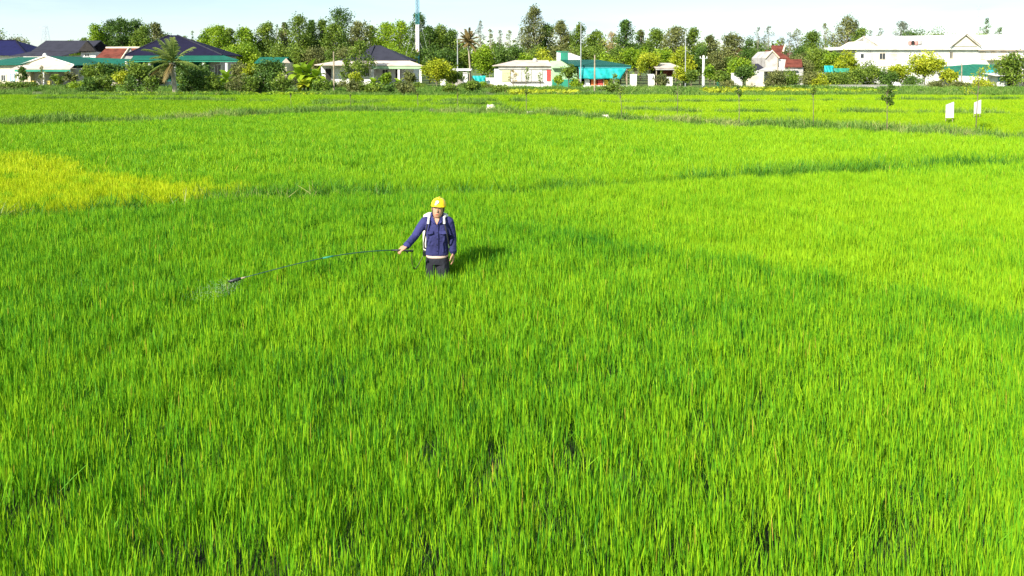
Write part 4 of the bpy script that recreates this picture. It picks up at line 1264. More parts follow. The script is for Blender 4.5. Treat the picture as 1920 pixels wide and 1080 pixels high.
M_bark = plain('bark', (.20, .16, .11), .9, .3, 4, .5)
M_barkp = plain('pale_bark', (.40, .34, .25), .9, .25, 4, .4)


def leaves(cent, rad, n, size, r, asp=.55, flat=0.0, hang=0.0):
    """leaf quads through a set of clump ellipsoids -> verts, quads, v"""
    cs, vs = [], []
    for (c, rd) in zip(cent, rad):
        d = r.normal(0, 1, (n, 3))
        d /= np.linalg.norm(d, axis=1)[:, None]
        q = r.uniform(0.15, 1.0, n) ** .45
        q *= 1 + .18 * r.normal(0, 1, n)
        cs.append(np.asarray(c) + d * q[:, None] * np.asarray(rd))
        vs.append(np.full(n, r.normal(.5, .12)) + r.normal(0, .17, n))
    C = np.concatenate(cs)
    v = np.clip(np.concatenate(vs), 0, .95)
    m = len(C)
    a = r.normal(0, 1, (m, 3))
    a[:, 2] = a[:, 2] * (1 - flat) - hang
    a /= np.linalg.norm(a, axis=1)[:, None]
    b = np.cross(a, r.normal(0, 1, (m, 3)))
    b /= np.linalg.norm(b, axis=1)[:, None] + 1e-9
    s = size * r.uniform(.55, 1.3, m)[:, None]
    V = np.stack([C - a * s, C + b * s * asp - a * s * .1, C + a * s, C - b * s * asp - a * s * .1], 1).reshape(-1, 3)
    Q = np.arange(m * 4).reshape(-1, 4)
    return V, Q, np.repeat(v, 4)


def tree(px, top, Y, wpx, kind, col, label, name=None, group=None, base=None, crown0=None, lean=0.0, dens=1.0, z0=0.0, cat='tree'):
    """kind: tall (open clumpy crown on a long stem), round, wispy, shrub"""
    seed = int(px * 7 + top * 13 + Y) % 100000
    r = np.random.default_rng(seed)
    H = max(Z(top, Y) - z0, .5)
    W = wpx / FPX * Y * CT * {'tall': 1.42, 'round': 1.27, 'wispy': 1.25, 'shrub': 1.4}[kind]
    bx = X(px, Y)
    root = empty(name or {'tall': 'tree', 'round': 'tree', 'wispy': 'tree', 'shrub': 'shrub'}[kind], (bx, Y, z0), label, cat, group)
    c0 = crown0 if crown0 is not None else {'tall': .38, 'round': .22, 'wispy': .4, 'shrub': .0}[kind]
    cent, rad = [], []
    hc = H * (1 - c0)
    if kind in ('tall', 'wispy'):
        n = int((15 if kind == 'tall' else 11) * max(.7, min(1.6, H / 9)))
        for i in range(n):
            t_ = (i + .5) / n
            prof = math.sin(math.pi * min(1, .16 + t_ * .86)) ** .6
            rr = W / 2 * prof * r.uniform(.15, .85)
            a = r.uniform(0, 6.28)
            cr_ = (W * .24 if kind == 'tall' else W * .2) * r.uniform(.7, 1.2) * (.75 + .45 * prof)
            zc = H * c0 + hc * t_ - cr_ * .25
            zc = min(zc, H - cr_ * .85)
            cent.append((rr * math.cos(a) + lean * t_, rr * math.sin(a) * .9, zc))
            rad.append((cr_, cr_, cr_ * r.uniform(.7, 1.15)))
    else:
        n = int(16 if kind == 'round' else 10)
        for i in range(n):
            d = r.normal(0, 1, 3)
            d /= np.linalg.norm(d)
            q = r.uniform(.35, .72)
            cr_ = W * .21 * r.uniform(.75, 1.3)
            zc = H * c0 + hc * (.5 + .5 * d[2] * q)
            cent.append((d[0] * q * W / 2, d[1] * q * W / 2, max(zc, cr_ * .4)))
            rad.append((cr_, cr_, min(cr_ * r.uniform(.8, 1.1), hc * .34)))
    area = sum(a_[0] * a_[2] for a_ in rad) * 3.14
    sz = {'tall': .19, 'round': .165, 'wispy': .22, 'shrub': .13}[kind]
    cov = {'tall': 2.1, 'round': 2.3, 'wispy': 1.7, 'shrub': 2.3}[kind] * dens
    nl = int(min(4600, area * cov / (sz * sz * 1.1)) / len(cent)) + 4
    V, Q, v = leaves(cent, rad, nl, sz, r, .5 if kind != 'wispy' else .3, 0, .25 if kind == 'tall' else 0)
    link('crown', mesh_np('crown', V, Q, None, v), LEAF[col], root)
    b = MB()
    rt = max(.05, H * (.014 if kind != 'wispy' else .007))
    tops = sorted(cent, key=lambda c: c[2])
    hi = tops[-1]
    mid_ = Vector((lean * .3 + W * .04 * r.normal(), W * .03 * r.normal(), H * .45))
    stem = [Vector((0, 0, -.1)), Vector((mid_.x * .4, mid_.y * .4, H * .2)), mid_, Vector((hi[0] * .6, hi[1] * .6, H * .72)), Vector((hi[0], hi[1], hi[2]))]
    if kind != 'shrub':
        b.tube(stem, [rt * 1.25, rt, rt * .8, rt * .5, rt * .15], 7)
    else:
        for k in range(3):
            b.tube([(0, 0, -.1), (W * .1 * r.normal(), W * .1 * r.normal(), H * .3), cent[int(r.integers(len(cent)))]], [rt, rt * .7, rt * .2], 5)
    for c in cent[:-1] if kind != 'shrub' else ():
        f = max(.12, min(.7, c[2] / H - .2 - .1 * r.uniform()))
        k = min(3, int(f * 4.2))
        s0 = stem[k].lerp(stem[k + 1], f * 4.2 - k if f * 4.2 - k < 1 else .9)
        s1 = Vector(c)
        m_ = s0.lerp(s1, .55) + Vector((0, 0, .06 * H * r.uniform(0, 1)))
        b.tube([s0, m_, s1], [rt * .42, rt * .28, rt * .08], 5, False)
    off = root.location
    b.v = [tuple(Vector(p) + off) for p in b.v]
    b.build('trunk' if kind != 'shrub' else 'stem', M_barkp if col in ('grey', 'olive') else M_bark, root, True)
    return root


GB = 'tall trees of the wood behind the village'
BACK = [
    # px, top, Y, w, kind, colour, label
    (-12, 46, 132, 46, 'round', 'mid', 'rounded tree cut by the left edge, behind the blue roof'),
    (26, 56, 134, 40, 'round', 'olive', 'lower olive tree directly above the blue roof ridge'),
    (50, 69, 136, 24, 'round', 'mid', 'small tree sloping down right of the blue roof ridge'),
    (105, 71, 150, 14, 'round', 'dark', 'tiny dark tree top just above the slate roof ridge'),
    (125, 66, 140, 18, 'round', 'mid', 'small round tree above the right half of the slate ridge'),
    (144, 58, 138, 26, 'round', 'bright', 'bright small tree above the slate roof gable, left one'),
    (162, 56, 140, 22, 'round', 'mid', 'tree between the bright small tree and the tall clump left'),
    (182, 45, 134, 32, 'tall', 'bright', 'tall light tree at the left end of the big dark clump'),
    (210, 36, 138, 34, 'tall', 'dark', 'dark tree in the big clump above the left half of red tiles'),
    (228, 34, 136, 36, 'tall', 'dark', 'highest dark tree of the big clump above the red tiled roof'),
    (255, 36, 140, 36, 'tall', 'dark', 'dark dense tree right of the highest one over red tiles'),
    (272, 48, 132, 34, 'tall', 'mid', 'lighter tree in front of the dark clump over the red roof'),
    (292, 42, 138, 34, 'tall', 'olive', 'olive tree at the right end of the big dark clump'),
    (312, 48, 142, 26, 'round', 'dark', 'round dark tree touching the left of the navy roof apex'),
    (332, 56, 146, 18, 'round', 'mid', 'small tree behind the navy roof apex'),
    (347, 58, 142, 18, 'round', 'mid', 'small tree right of the navy roof apex'),
    (362, 57, 144, 12, 'wispy', 'dark', 'slim dark tree standing alone right of the navy apex'),
    (392, 52, 132, 34, 'tall', 'bright', 'bright tree above the right slope of the navy roof'),
    (412, 46, 130, 42, 'tall', 'bright', 'tall sunlit tree over the right end of the green verandah'),
    (432, 52, 134, 30, 'tall', 'mid', 'tree left of the gap over the small green shed'),
    (460, 51, 130, 36, 'tall', 'bright', 'light stemmed tree left of the small green shed roof'),
    (498, 41, 132, 38, 'tall', 'mid', 'rounded tall tree above the small green shed'),
    (520, 45, 140, 16, 'wispy', 'dark', 'slim dark tree in the gap right above the green shed'),
    (534, 42, 136, 22, 'tall', 'olive', 'narrow tree left of the double topped tree over bananas'),
    (562, 27, 132, 40, 'tall', 'mid', 'tall double topped tree above the banana plants'),
    (586, 38, 136, 26, 'tall', 'dark', 'dark tree right of the double topped tree'),
    (606, 36, 138, 30, 'tall', 'mid', 'tree left of the tallest dark tree'),
    (640, 13, 134, 52, 'tall', 'dark', 'tallest dark tree with wide crown left of the grey roof'),
    (626, 44, 126, 36, 'tall', 'mid', 'middle green tree in front of the tallest dark tree'),
    (672, 40, 130, 42, 'tall', 'olive', 'olive tree at the right shoulder of the tallest dark tree'),
    (697, 47, 138, 26, 'tall', 'mid', 'tree above the grey pyramid roof, left one'),
    (724, 41, 132, 44, 'tall', 'bright', 'broad bright tree above the grey pyramid roof'),
    (752, 39, 130, 42, 'tall', 'bright', 'bright tree left of the mast'),
    (784, 24, 136, 34, 'tall', 'dark', 'dark tall tree standing behind the mast'),
    (806, 50, 132, 36, 'tall', 'dark', 'dark tree just right of the mast'),
    (828, 48, 134, 36, 'tall', 'mid', 'tree above the bright round garden tree'),
    (848, 55, 138, 30, 'tall', 'dark', 'dark tree left of the thin pole by the withered palm'),
    (902, 38, 140, 20, 'wispy', 'grey', 'grey wispy tree right of the withered palm'),
    (918, 54, 138, 22, 'wispy', 'olive', 'thin olive tree second right of the withered palm'),
    (937, 56, 146, 18, 'wispy', 'grey', 'small wispy grey tree top above the workshop, leftmost'),
    (956, 56, 144, 20, 'wispy', 'olive', 'wispy olive tree top above the workshop'),
    (977, 52, 146, 22, 'wispy', 'grey', 'wispy pinkish grey tree left of the tall bare topped tree'),
    (1000, 10, 134, 34, 'tall', 'olive', 'very tall open crowned tree above the workshop'),
    (1024, 44, 136, 34, 'tall', 'dark', 'dark tree at the right foot of the very tall open tree'),
    (1052, 39, 134, 32, 'tall', 'olive', 'slim olive tree above the rooftop room'),
    (1087, 44, 132, 30, 'tall', 'mid', 'tree behind the tall thin pale pole'),
    (1118, 56, 130, 36, 'tall', 'mid', 'tree above the middle of the teal roof'),
    (1147, 58, 136, 34, 'wispy', 'brown', 'brownish sparse tree with pale branches above the teal roof'),
    (1174, 36, 132, 34, 'tall', 'dark', 'tall dark topped tree above the right end of the teal roof'),
    (1201, 55, 136, 22, 'tall', 'olive', 'small tree just right of the dark topped tree'),
    (1228, 54, 132, 36, 'tall', 'mid', 'rounded tree above the right broad white pillar'),
    (1268, 48, 130, 42, 'tall', 'olive', 'broad olive tree left of the tall thin pole'),
    (1300, 52, 132, 32, 'tall', 'mid', 'tree right of the tall thin pole'),
    (1328, 66, 132, 32, 'tall', 'olive', 'olive tree above the thick white pole'),
    (1371, 60, 134, 48, 'tall', 'olive', 'broad olive tree above the yellow house'),
    (1403, 60, 130, 28, 'round', 'dark', 'dark green round tree right above the yellow house'),
    (1421, 50, 142, 18, 'wispy', 'grey', 'grey thin tree left of the red roof'),
    (1441, 47, 144, 22, 'wispy', 'grey', 'wispy tree with tiered top directly over the red roof'),
    (1425, 76, 124, 36, 'round', 'dark', 'dark low tree touching the left of the red roof'),
    (1465, 68, 142, 22, 'wispy', 'olive', 'small sparse tree right over the red roof'),
    (1480, 60, 144, 22, 'wispy', 'grey', 'leaning grey tree right of the red roof'),
    (1494, 53, 146, 26, 'wispy', 'olive', 'flat topped sparse tree right of the red roof'),
    (1526, 57, 132, 42, 'tall', 'mid', 'umbrella shaped green tree midway to the white building'),
    (1500, 74, 124, 28, 'round', 'dark', 'dark round bush tree behind the annex of the red roofed house'),
    (1546, 43, 140, 22, 'wispy', 'olive', 'slim tree with bare leaning trunk left of the white building'),
    (1560, 62, 136, 30, 'wispy', 'grey', 'greyish thin tree beside the bare trunk'),
    (1588, 30, 134, 40, 'tall', 'olive', 'tall drooping tree at the left end of the white building'),
    (1612, 52, 132, 28, 'tall', 'mid', 'green tree touching the left end of the white roof'),
    (1632, 56, 168, 18, 'wispy', 'grey', 'faint thin tree first above the white roof from left'),
    (1649, 52, 168, 18, 'wispy', 'grey', 'faint bare tree second above the white roof from left'),
    (1686, 38, 150, 40, 'wispy', 'grey', 'grey tree with feathery top above the white roof'),
    (1712, 45, 145, 46, 'round', 'dark', 'round dark tree above the middle of the white roof'),
    (1744, 49, 147, 58, 'round', 'mid', 'low dark tree right of the round one over the white roof'),
    (1774, 55, 150, 44, 'round', 'grey', 'low greyish tree left of the white gable apex'),
    (1790, 60, 175, 20, 'round', 'grey', 'lowest greyish tree touching the white gable apex'),
    (1844, 49, 145, 34, 'round', 'bright', 'bright bushy tree above the right end of the white roof'),
    (1848, 34, 156, 22, 'wispy', 'dark', 'dark leafless looking top behind the right bushy tree'),
    (1873, 50, 158, 24, 'wispy', 'dark', 'thin leaning dark branches right of the bushy tree'),
]
for t_ in BACK:
    tree(*t_, group=GB)

GM = 'garden trees between the houses and the wood'
MID = [
    (432, 78, 118, 44, 'round', 'bright', 'bright garden tree right of the navy roof'),
    (470, 76, 120, 46, 'round', 'bright', 'leafy light tree behind the small green shed'),
    (520, 74, 120, 48, 'round', 'mid', 'mid green tree above the green shed gable'),
    (556, 78, 118, 44, 'round', 'mid', 'tree behind the banana plants'),
    (592, 76, 118, 46, 'round', 'olive', 'olive tree between bananas and white house'),
    (622, 86, 112, 44, 'round', 'mid', 'garden tree above the white house door'),
    (655, 80, 114, 50, 'round', 'olive', 'tree filling the left slope of the grey roof'),
    (744, 78, 118, 42, 'round', 'bright', 'bright tree right behind the grey roof'),
    (770, 84, 114, 36, 'round', 'mid', 'tree at the left foot of the mast'),
    (806, 84, 116, 42, 'round', 'dark', 'shaded tree at the right foot of the mast'),
    (842, 82, 114, 42, 'round', 'dark', 'dark tree behind the thin pole near the withered palm'),
    (872, 84, 116, 40, 'round', 'mid', 'tree behind the withered palm stem'),
    (905, 80, 114, 44, 'round', 'bright', 'light tree right of the withered palm stem'),
    (942, 82, 114, 46, 'round', 'dark', 'dark glossy tree above the left of the workshop'),
    (968, 74, 118, 42, 'round', 'dark', 'dark broad tree behind the workshop roof centre'),
    (1000, 78, 118, 42, 'round', 'mid', 'green tree behind the workshop roof vent'),
    (1022, 88, 112, 38, 'round', 'yellow', 'yellowish tree left of the rooftop room'),
    (985, 92, 112, 36, 'round', 'bright', 'light bush tree behind the workshop vent, left'),
    (1060, 76, 120, 46, 'round', 'olive', 'olive tree behind the rooftop room'),
    (1100, 80, 116, 46, 'round', 'mid', 'tree behind the teal roof ridge'),
    (1136, 88, 114, 46, 'round', 'bright', 'bright tree over the right slope of the teal roof'),
    (1164, 84, 116, 42, 'round', 'mid', 'tree behind the right end of the teal roof'),
    (1192, 80, 114, 46, 'round', 'bright', 'sunlit tree above the left broad pillar'),
    (1215, 88, 104, 40, 'round', 'yellow', 'yellow green tree with forked pale trunk between the broad pillars'),
    (1246, 84, 112, 44, 'round', 'bright', 'bright tree behind the brick shed'),
    (1282, 84, 108, 44, 'round', 'yellow', 'yellow green tree at the right end of the brick shed'),
    (1312, 78, 112, 42, 'round', 'dark', 'dark tree behind the thick white pole'),
    (1340, 88, 110, 40, 'round', 'olive', 'brownish tree right of the thick white pole'),
    (1366, 98, 110, 40, 'round', 'mid', 'tree below the yellow house, left'),
    (1392, 104, 104, 52, 'round', 'bright', 'dome shaped green tree left of the red roofed house'),
    (1498, 86, 118, 40, 'round', 'olive', 'olive tree right behind the red roofed house'),
    (1530, 84, 116, 46, 'round', 'mid', 'tree behind the turquoise net'),
    (1562, 88, 112, 44, 'round', 'bright', 'yellow tinged tree right of the turquoise net'),
    (1586, 94, 108, 44, 'round', 'yellow', 'yellow green tree at the lower left of the white building'),
    (1508, 106, 106, 40, 'round', 'olive', 'grey green bush tree beside the red annex roof'),
]
for t_ in MID:
    tree(*t_, group=GM, crown0=.12)

GF = 'garden trees and shrubs along the field edge'
FRONT = [
    (20, 152, 88, 60, 'shrub', 'mid', 'clipped hedge bush before the cream house, left end'),
    (52, 153, 88, 40, 'shrub', 'mid', 'hedge bush before the cream house, right of the left end'),
    (12, 166, 86, 44, 'shrub', 'olive', 'low weedy bush at the left field corner'),
    (104, 158, 89, 44, 'shrub', 'dark', 'dark low hedge under the cream house porch'),
    (42, 122, 92, 20, 'round', 'dark', 'small dark tree before the cream house wall'),
    (80, 124, 92, 20, 'wispy', 'olive', 'thin young tree before the cream porch'),
    (108, 138, 91, 18, 'round', 'mid', 'little bush tree before the porch middle'),
    (132, 132, 91, 22, 'round', 'olive', 'small tree at the right porch post'),
    (150, 150, 87, 30, 'shrub', 'bright', 'bright broadleaf bush right of the porch'),
    (178, 119, 92, 40, 'round', 'mid', 'dense tree left of the green shed eave'),
    (206, 116, 93, 44, 'round', 'dark', 'dense dark tree in front of the long green shed'),
    (232, 134, 89, 34, 'round', 'yellow', 'yellowish bush left of the round dark garden tree'),
    (262, 116, 90, 50, 'round', 'mid', 'large round tree left of the coconut palm'),
    (192, 160, 86, 34, 'shrub', 'mid', 'low bush beneath the dense left garden trees'),
    (222, 158, 86, 20, 'shrub', 'bright', 'bright small bush left of the rubble'),
    (300, 130, 91, 34, 'round', 'olive', 'olive tree just left of the palm trunk'),
    (360, 112, 93, 54, 'round', 'dark', 'dark tree right of the palm trunk under the verandah'),
    (346, 140, 88, 30, 'round', 'mid', 'light bush right of the palm foot'),
    (384, 142, 87, 26, 'round', 'mid', 'bush before the dark tree right of the palm'),
    (420, 146, 88, 36, 'round', 'dark', 'dark leafy bush under the banana right of the palm'),
    (446, 114, 93, 34, 'round', 'olive', 'reddish olive tree below the verandah right end'),
    (468, 120, 92, 30, 'round', 'yellow', 'yellow green slender tree left of the dark dense tree'),
    (512, 114, 91, 56, 'round', 'dark', 'big dark dense tree left of the bananas'),
    (486, 146, 87, 36, 'shrub', 'mid', 'bush at the left foot of the dark dense tree'),
    (540, 143, 87, 36, 'shrub', 'olive', 'bush left below the banana clump'),
    (610, 150, 88, 40, 'shrub', 'dark', 'dark hedge before the white house door'),
    (645, 154, 89, 36, 'shrub', 'olive', 'reddish hedge bush right of the wooden pole'),
    (676, 76, 91, 38, 'tall', 'mid', 'open branched tree standing before the white house'),
    (648, 110, 92, 18, 'tall', 'mid', 'narrow tree right of the wooden pole'),
    (668, 138, 89, 28, 'round', 'yellow', 'yellow leafed bush before the white house wall'),
    (722, 136, 90, 26, 'round', 'bright', 'bush before the middle porch column'),
    (768, 132, 91, 24, 'round', 'olive', 'bush at the right half of the white house porch'),
    (700, 156, 88, 30, 'shrub', 'mid', 'low plants before the white house, middle'),
    (740, 158, 88, 34, 'shrub', 'olive', 'low brown green plants before the porch'),
    (786, 154, 89, 30, 'shrub', 'mid', 'low bush left of the bright round tree'),
    (820, 106, 91, 56, 'round', 'yellow', 'bright yellow green round tree beside the gate'),
    (852, 132, 93, 34, 'round', 'mid', 'bushy tree under the thin white roof sheet'),
    (868, 156, 88, 34, 'shrub', 'mid', 'bush below the gate by the field edge'),
    (896, 152, 90, 32, 'shrub', 'bright', 'tall grass bush before the turquoise tarpaulin'),
    (918, 158, 90, 26, 'shrub', 'olive', 'low bush at the left corner of the workshop'),
    (962, 131, 94, 14, 'wispy', 'brown', 'withered small tree before the left pale shutter'),
    (986, 126, 94, 14, 'wispy', 'mid', 'thin small tree before the middle pale shutter'),
    (1013, 135, 94, 9, 'wispy', 'mid', 'tiny tree before the right pale shutter'),
    (1066, 117, 92, 26, 'round', 'mid', 'small tree with white trunk before the pale green wall'),
    (1047, 140, 93, 20, 'round', 'bright', 'bush before the pale green wall'),
    (1080, 147, 92, 22, 'shrub', 'bright', 'bush right of the white trunked small tree'),
    (1150, 138, 92, 22, 'wispy', 'mid', 'sparse small tree before the right of the blind'),
    (1240, 140, 93, 26, 'round', 'olive', 'bush right of the right broad pillar'),
    (1274, 122, 94, 22, 'round', 'yellow', 'small tree with pale trunk right of the brick shed'),
    (1296, 128, 94, 28, 'round', 'mid', 'dense small tree left of the thick white pole'),
    (1331, 118, 94, 24, 'round', 'bright', 'light small tree right of the thick white pole'),
    (1352, 134, 92, 26, 'round', 'mid', 'bush above the green bin'),
    (1393, 118, 95, 34, 'round', 'dark', 'small round tree before the dome shaped tree'),
    (1366, 150, 90, 26, 'shrub', 'olive', 'dry bush before the white wall panel'),
    (1450, 134, 94, 40, 'shrub', 'olive', 'bushes under the red roofed house porch'),
    (1482, 132, 94, 36, 'shrub', 'mid', 'green bush right under the red annex roof'),
    (1512, 130, 94, 40, 'shrub', 'olive', 'olive bush left of the turquoise net'),
    (1536, 138, 93, 40, 'shrub', 'yellow', 'yellow tinged bush below the turquoise net'),
    (1566, 136, 95, 44, 'shrub', 'mid', 'wide bush below the dark green net'),
    (1600, 126, 97, 48, 'shrub', 'mid', 'wide bush before the white building, left end'),
    (1636, 118, 99, 48, 'shrub', 'mid', 'tall bush under the dark square window'),
    (1660, 124, 97, 36, 'shrub', 'dark', 'dark bush left of the yellow flowered bush'),
    (1690, 119, 97, 40, 'round', 'yellow', 'yellow flowered round tree before the white wall'),
    (1734, 92, 100, 56, 'round', 'yellow', 'large golden green tree before the white building centre'),
    (1712, 142, 94, 30, 'shrub', 'dark', 'dark bush under the large golden tree'),
    (1782, 128, 96, 28, 'round', 'yellow', 'small golden tree left of the green awning'),
    (1756, 152, 91, 30, 'shrub', 'olive', 'low bush before the white annex'),
    (1796, 152, 92, 28, 'shrub', 'olive', 'low bush below the small golden tree'),
    (1848, 150, 92, 34, 'shrub', 'yellow', 'yellow bush before the kiosk, left'),
    (1902, 102, 97, 46, 'tall', 'mid', 'spreading tree over the stall at the right edge'),
    (1620, 168, 87, 30, 'shrub', 'mid', 'low bush at the field edge left of the round sapling'),
    (1500, 158, 89, 24, 'shrub', 'dark', 'dark little bush beside the yellow flowers'),
    (166, 140, 73, 34, 'shrub', 'dark', 'dark bush at the field edge right of the porch bush'),
    (196, 138, 74, 30, 'shrub', 'mid', 'leafy bush under the dense left trees, at the field edge'),
    (246, 142, 74, 30, 'shrub', 'dark', 'dark bush between the rubble heaps and the round tree'),
    (282, 140, 74, 28, 'shrub', 'mid', 'bush left of the white wall at the palm'),
    (352, 128, 75, 40, 'shrub', 'dark', 'dark dense bush right beside the palm trunk'),
    (376, 124, 75, 44, 'shrub', 'dark', 'dark wide bush third right of the palm trunk'),
    (402, 134, 74, 30, 'shrub', 'mid', 'bush left of the garden banana by the palm'),
    (444, 130, 74, 34, 'shrub', 'olive', 'brownish bush right of the garden banana by the palm'),
    (468, 138, 74, 30, 'shrub', 'mid', 'leafy bush below the yellow green slender tree'),
    (500, 128, 75, 44, 'shrub', 'dark', 'wide dark bush under the big dark dense tree'),
    (528, 134, 74, 36, 'shrub', 'mid', 'bush right under the big dark dense tree'),
    (604, 146, 73, 28, 'shrub', 'mid', 'bush right of the bananas, left of the wooden pole'),
    (664, 152, 73, 34, 'shrub', 'olive', 'reddish bush at the field edge before the open branched tree'),
    (692, 150, 73, 28, 'shrub', 'mid', 'bush at the field edge before the middle of the white house'),
    (724, 154, 73, 30, 'shrub', 'dark', 'dark bush at the field edge before the porch'),
    (760, 152, 73, 34, 'shrub', 'olive', 'olive bush at the field edge before the right porch'),
    (846, 152, 74, 30, 'shrub', 'mid', 'bush at the field edge between the gate pillars'),
    (884, 148, 75, 30, 'shrub', 'mid', 'tall green bush at the foot of the withered palm'),
    (940, 158, 77, 34, 'shrub', 'mid', 'low bush before the left end of the workshop'),
    (1150, 156, 77, 30, 'shrub', 'mid', 'low bush before the right end of the blind'),
]
for t_ in FRONT:
    tree(*t_, group=GF, crown0=(.28 if t_[4] == 'round' else None))

# distant wood that closes the gaps: one mass
r = np.random.default_rng(5)
cent, rad = [], []
for i in range(720):
    px_ = r.uniform(-140, 1600)
    Y_ = r.uniform(152, 182)
    topy = 62 + 6 * math.sin(px_ * .021) + r.uniform(-4, 9)
    if px_ < 180: topy += 30
    if px_ > 900: topy += 10
    if px_ > 1300: topy += 5
    zt_ = Z(topy, Y_)
    rr = r.uniform(1.3, 2.4)
    cent.append((X(px_, Y_), Y_, r.uniform(.35, 1.0) * (zt_ - rr)))
    rad.append((rr, rr, rr))
V, Q, v = leaves(cent, rad, 70, .42, r)
tag(link('distant_wood', mesh_np('distant_wood', V, Q, None, v), LEAF['mid']), 'mass of far trees filling the gaps behind the village', 'wood', kind='stuff')


# ---- coconut palms: every frond a part
def frond(root, base, az, el, length, droop, mat, seed, wind=(0, 0, 0), width=.55, leaflets=22):
    r = np.random.default_rng(seed)
    d = Vector((math.cos(az) * math.cos(el), math.sin(az) * math.cos(el), math.sin(el)))
    pts, p = [], Vector(base)
    n = 9
    for i in range(n + 1):
        pts.append(p.copy())
        d = (d + Vector((0, 0, -droop / n)) + Vector(wind) / n).normalized()
        p = p + d * (length / n)
    b = MB()
    b.tube(pts, [.05 * (1 - .85 * i / n) for i in range(n + 1)], 4)
    nv = len(b.v)
    V, F = [], []
    for k in range(leaflets):
        t_ = .12 + .88 * k / leaflets
        i = min(n - 1, int(t_ * n))
        c = pts[i].lerp(pts[i + 1], t_ * n - i)
        tn = (pts[i + 1] - pts[i]).normalized()
        side = tn.cross(Vector((0, 0, 1)))
        side = side.normalized() if side.length > .05 else Vector((1, 0, 0))
        ll = width * (1 - .6 * abs(t_ - .45) * 1.6) * r.uniform(.8, 1.15)
        for s_ in (-1, 1):
            q = (side * s_ * .75 + tn * .65 + Vector((0, 0, -.35 - .3 * r.uniform())) + Vector(wind) * .5).normalized()
            m_ = len(V)
            wv_ = tn * .045
            V += [c - wv_, c + wv_, c + q * ll * .6 + wv_ * .8, c + q * ll + Vector((0, 0, -.08)), c + q * ll * .6 - wv_ * .8]
            F.append((m_, m_ + 1, m_ + 2, m_ + 3, m_ + 4))
    b.add(V, F)
    return b.build('frond', mat, root)


def palm(px, crown_y, base_y, Y, label, mats, n, flen, wind, rt, seed, lean=0.0, dead=3, lw=.55, lf=22):
    r = np.random.default_rng(seed)
    bx = X(px, Y)
    root = empty('palm_tree', (bx, Y, 0), label, 'palm tree')
    zc = Z(crown_y, Y)
    top = Vector((bx + lean, Y, zc))
    b = MB()
    st = [Vector((bx, Y, -.1)), Vector((bx + .05, Y, zc * .15)), Vector((bx + lean * .3, Y, zc * .5)), Vector((bx + lean * .75, Y, zc * .8)), top]
    b.tube(st, [rt * 1.5, rt * 1.1, rt, rt * .95, rt * 1.15], 9)
    tr = b.build('trunk', M_barkp, root, True)
    for k in range(n):
        az = 2 * math.pi * (k * .382) + r.normal(0, .15)
        el = 1.45 - 1.75 * (k / n) ** 1.25
        frond(root, top + Vector((0, 0, .15 * (1 - k / n))), az, el, flen * r.uniform(.85, 1.1), .9 + .6 * k / n, mats[0] if k < n - dead else mats[1], seed * 31 + k, wind, lw, lf)
    b = MB()
    for k in range(7):
        a = k * .9
        b.lathe((top.x + .24 * math.cos(a), top.y + .24 * math.sin(a), top.z - .28 - .06 * (k % 3)), [(.02, -.12), (.11, -.05), (.12, .03), (.06, .11), (.01, .13)], 8)
    b.build('coconuts', LEAF['olive'], root, True)
    return root


PALM_G = leaf_mat('palm_leaf', (.18, .24, .05), (.36, .40, .11), (.52, .50, .20), .25, .5)
palm(327, 118, 172, 71.5, 'windblown coconut palm with pale fronds left of centre', (PALM_G, LEAF['brown']), 19, 2.8, (-.55, .1, .28), .22, 3, -.25, 2, .75, 34)
palm(882, 80, 148, 100, 'tall withered palm with brown drooping fronds near the workshop', (LEAF['brown'], LEAF['brown']), 19, 1.9, (-.1, 0, .25), .12, 8, -.3, 3, .6, 30)


# ---- banana plants: every leaf a part
def banana(px, top, Y, label, n, seed, spread=1.0, mat=None):
    r = np.random.default_rng(seed)
    bx = X(px, Y)
    H = Z(top, Y)
    root = empty('banana_plant', (bx, Y, .05), label, 'banana plant', 'banana plants in the gardens')
    hs = H * .5
    part('stem', LEAF['olive'], root, lambda b: b.tube([(bx, Y, .0), (bx + .03, Y, hs * .5), (bx, Y, hs)], [.16, .13, .09], 8), True)
    for k in range(n):
        az = k * 2.4 + r.normal(0, .2)
        el = 1.35 - 1.3 * k / n
        L_ = H * .5 * r.uniform(.85, 1.1)
        d = Vector((math.cos(az) * math.cos(el), math.sin(az) * math.cos(el), math.sin(el)))
        p = Vector((bx, Y, hs * (.92 + .08 * r.uniform())))
        V, F = [], []
        m_ = 8
        for i in range(m_ + 1):
            t_ = i / m_
            wd = .36 * spread * math.sin(math.pi * min(1, .06 + .94 * t_)) ** .6 if t_ > .14 else .04
            if i == m_: wd = .03
            side = d.cross(Vector((0, 0, 1)))
            side = side.normalized() if side.length > .05 else Vector((1, 0, 0))
            up = side.cross(d).normalized()
            V += [p - side * wd + up * wd * .35, p, p + side * wd + up * wd * .35]
            d = (d + Vector((0, 0, -.17 - .1 * k / n))).normalized()
            p = p + d * (L_ / m_)
        for i in range(m_):
            for s_ in (0, 1):
                a = i * 3 + s_
                F.append((a, a + 1, a + 4, a + 3))
        b = MB()
        b.add(V, F)
        o = b.build('leaf', mat or LEAF['bright'], root, True)
        at_ = o.data.attributes.new('v', 'FLOAT', 'POINT')
        at_.data.foreach_set('value', np.full(len(V), float(np.clip(r.normal(.55, .2), .1, .95)), np.float32))
    return root


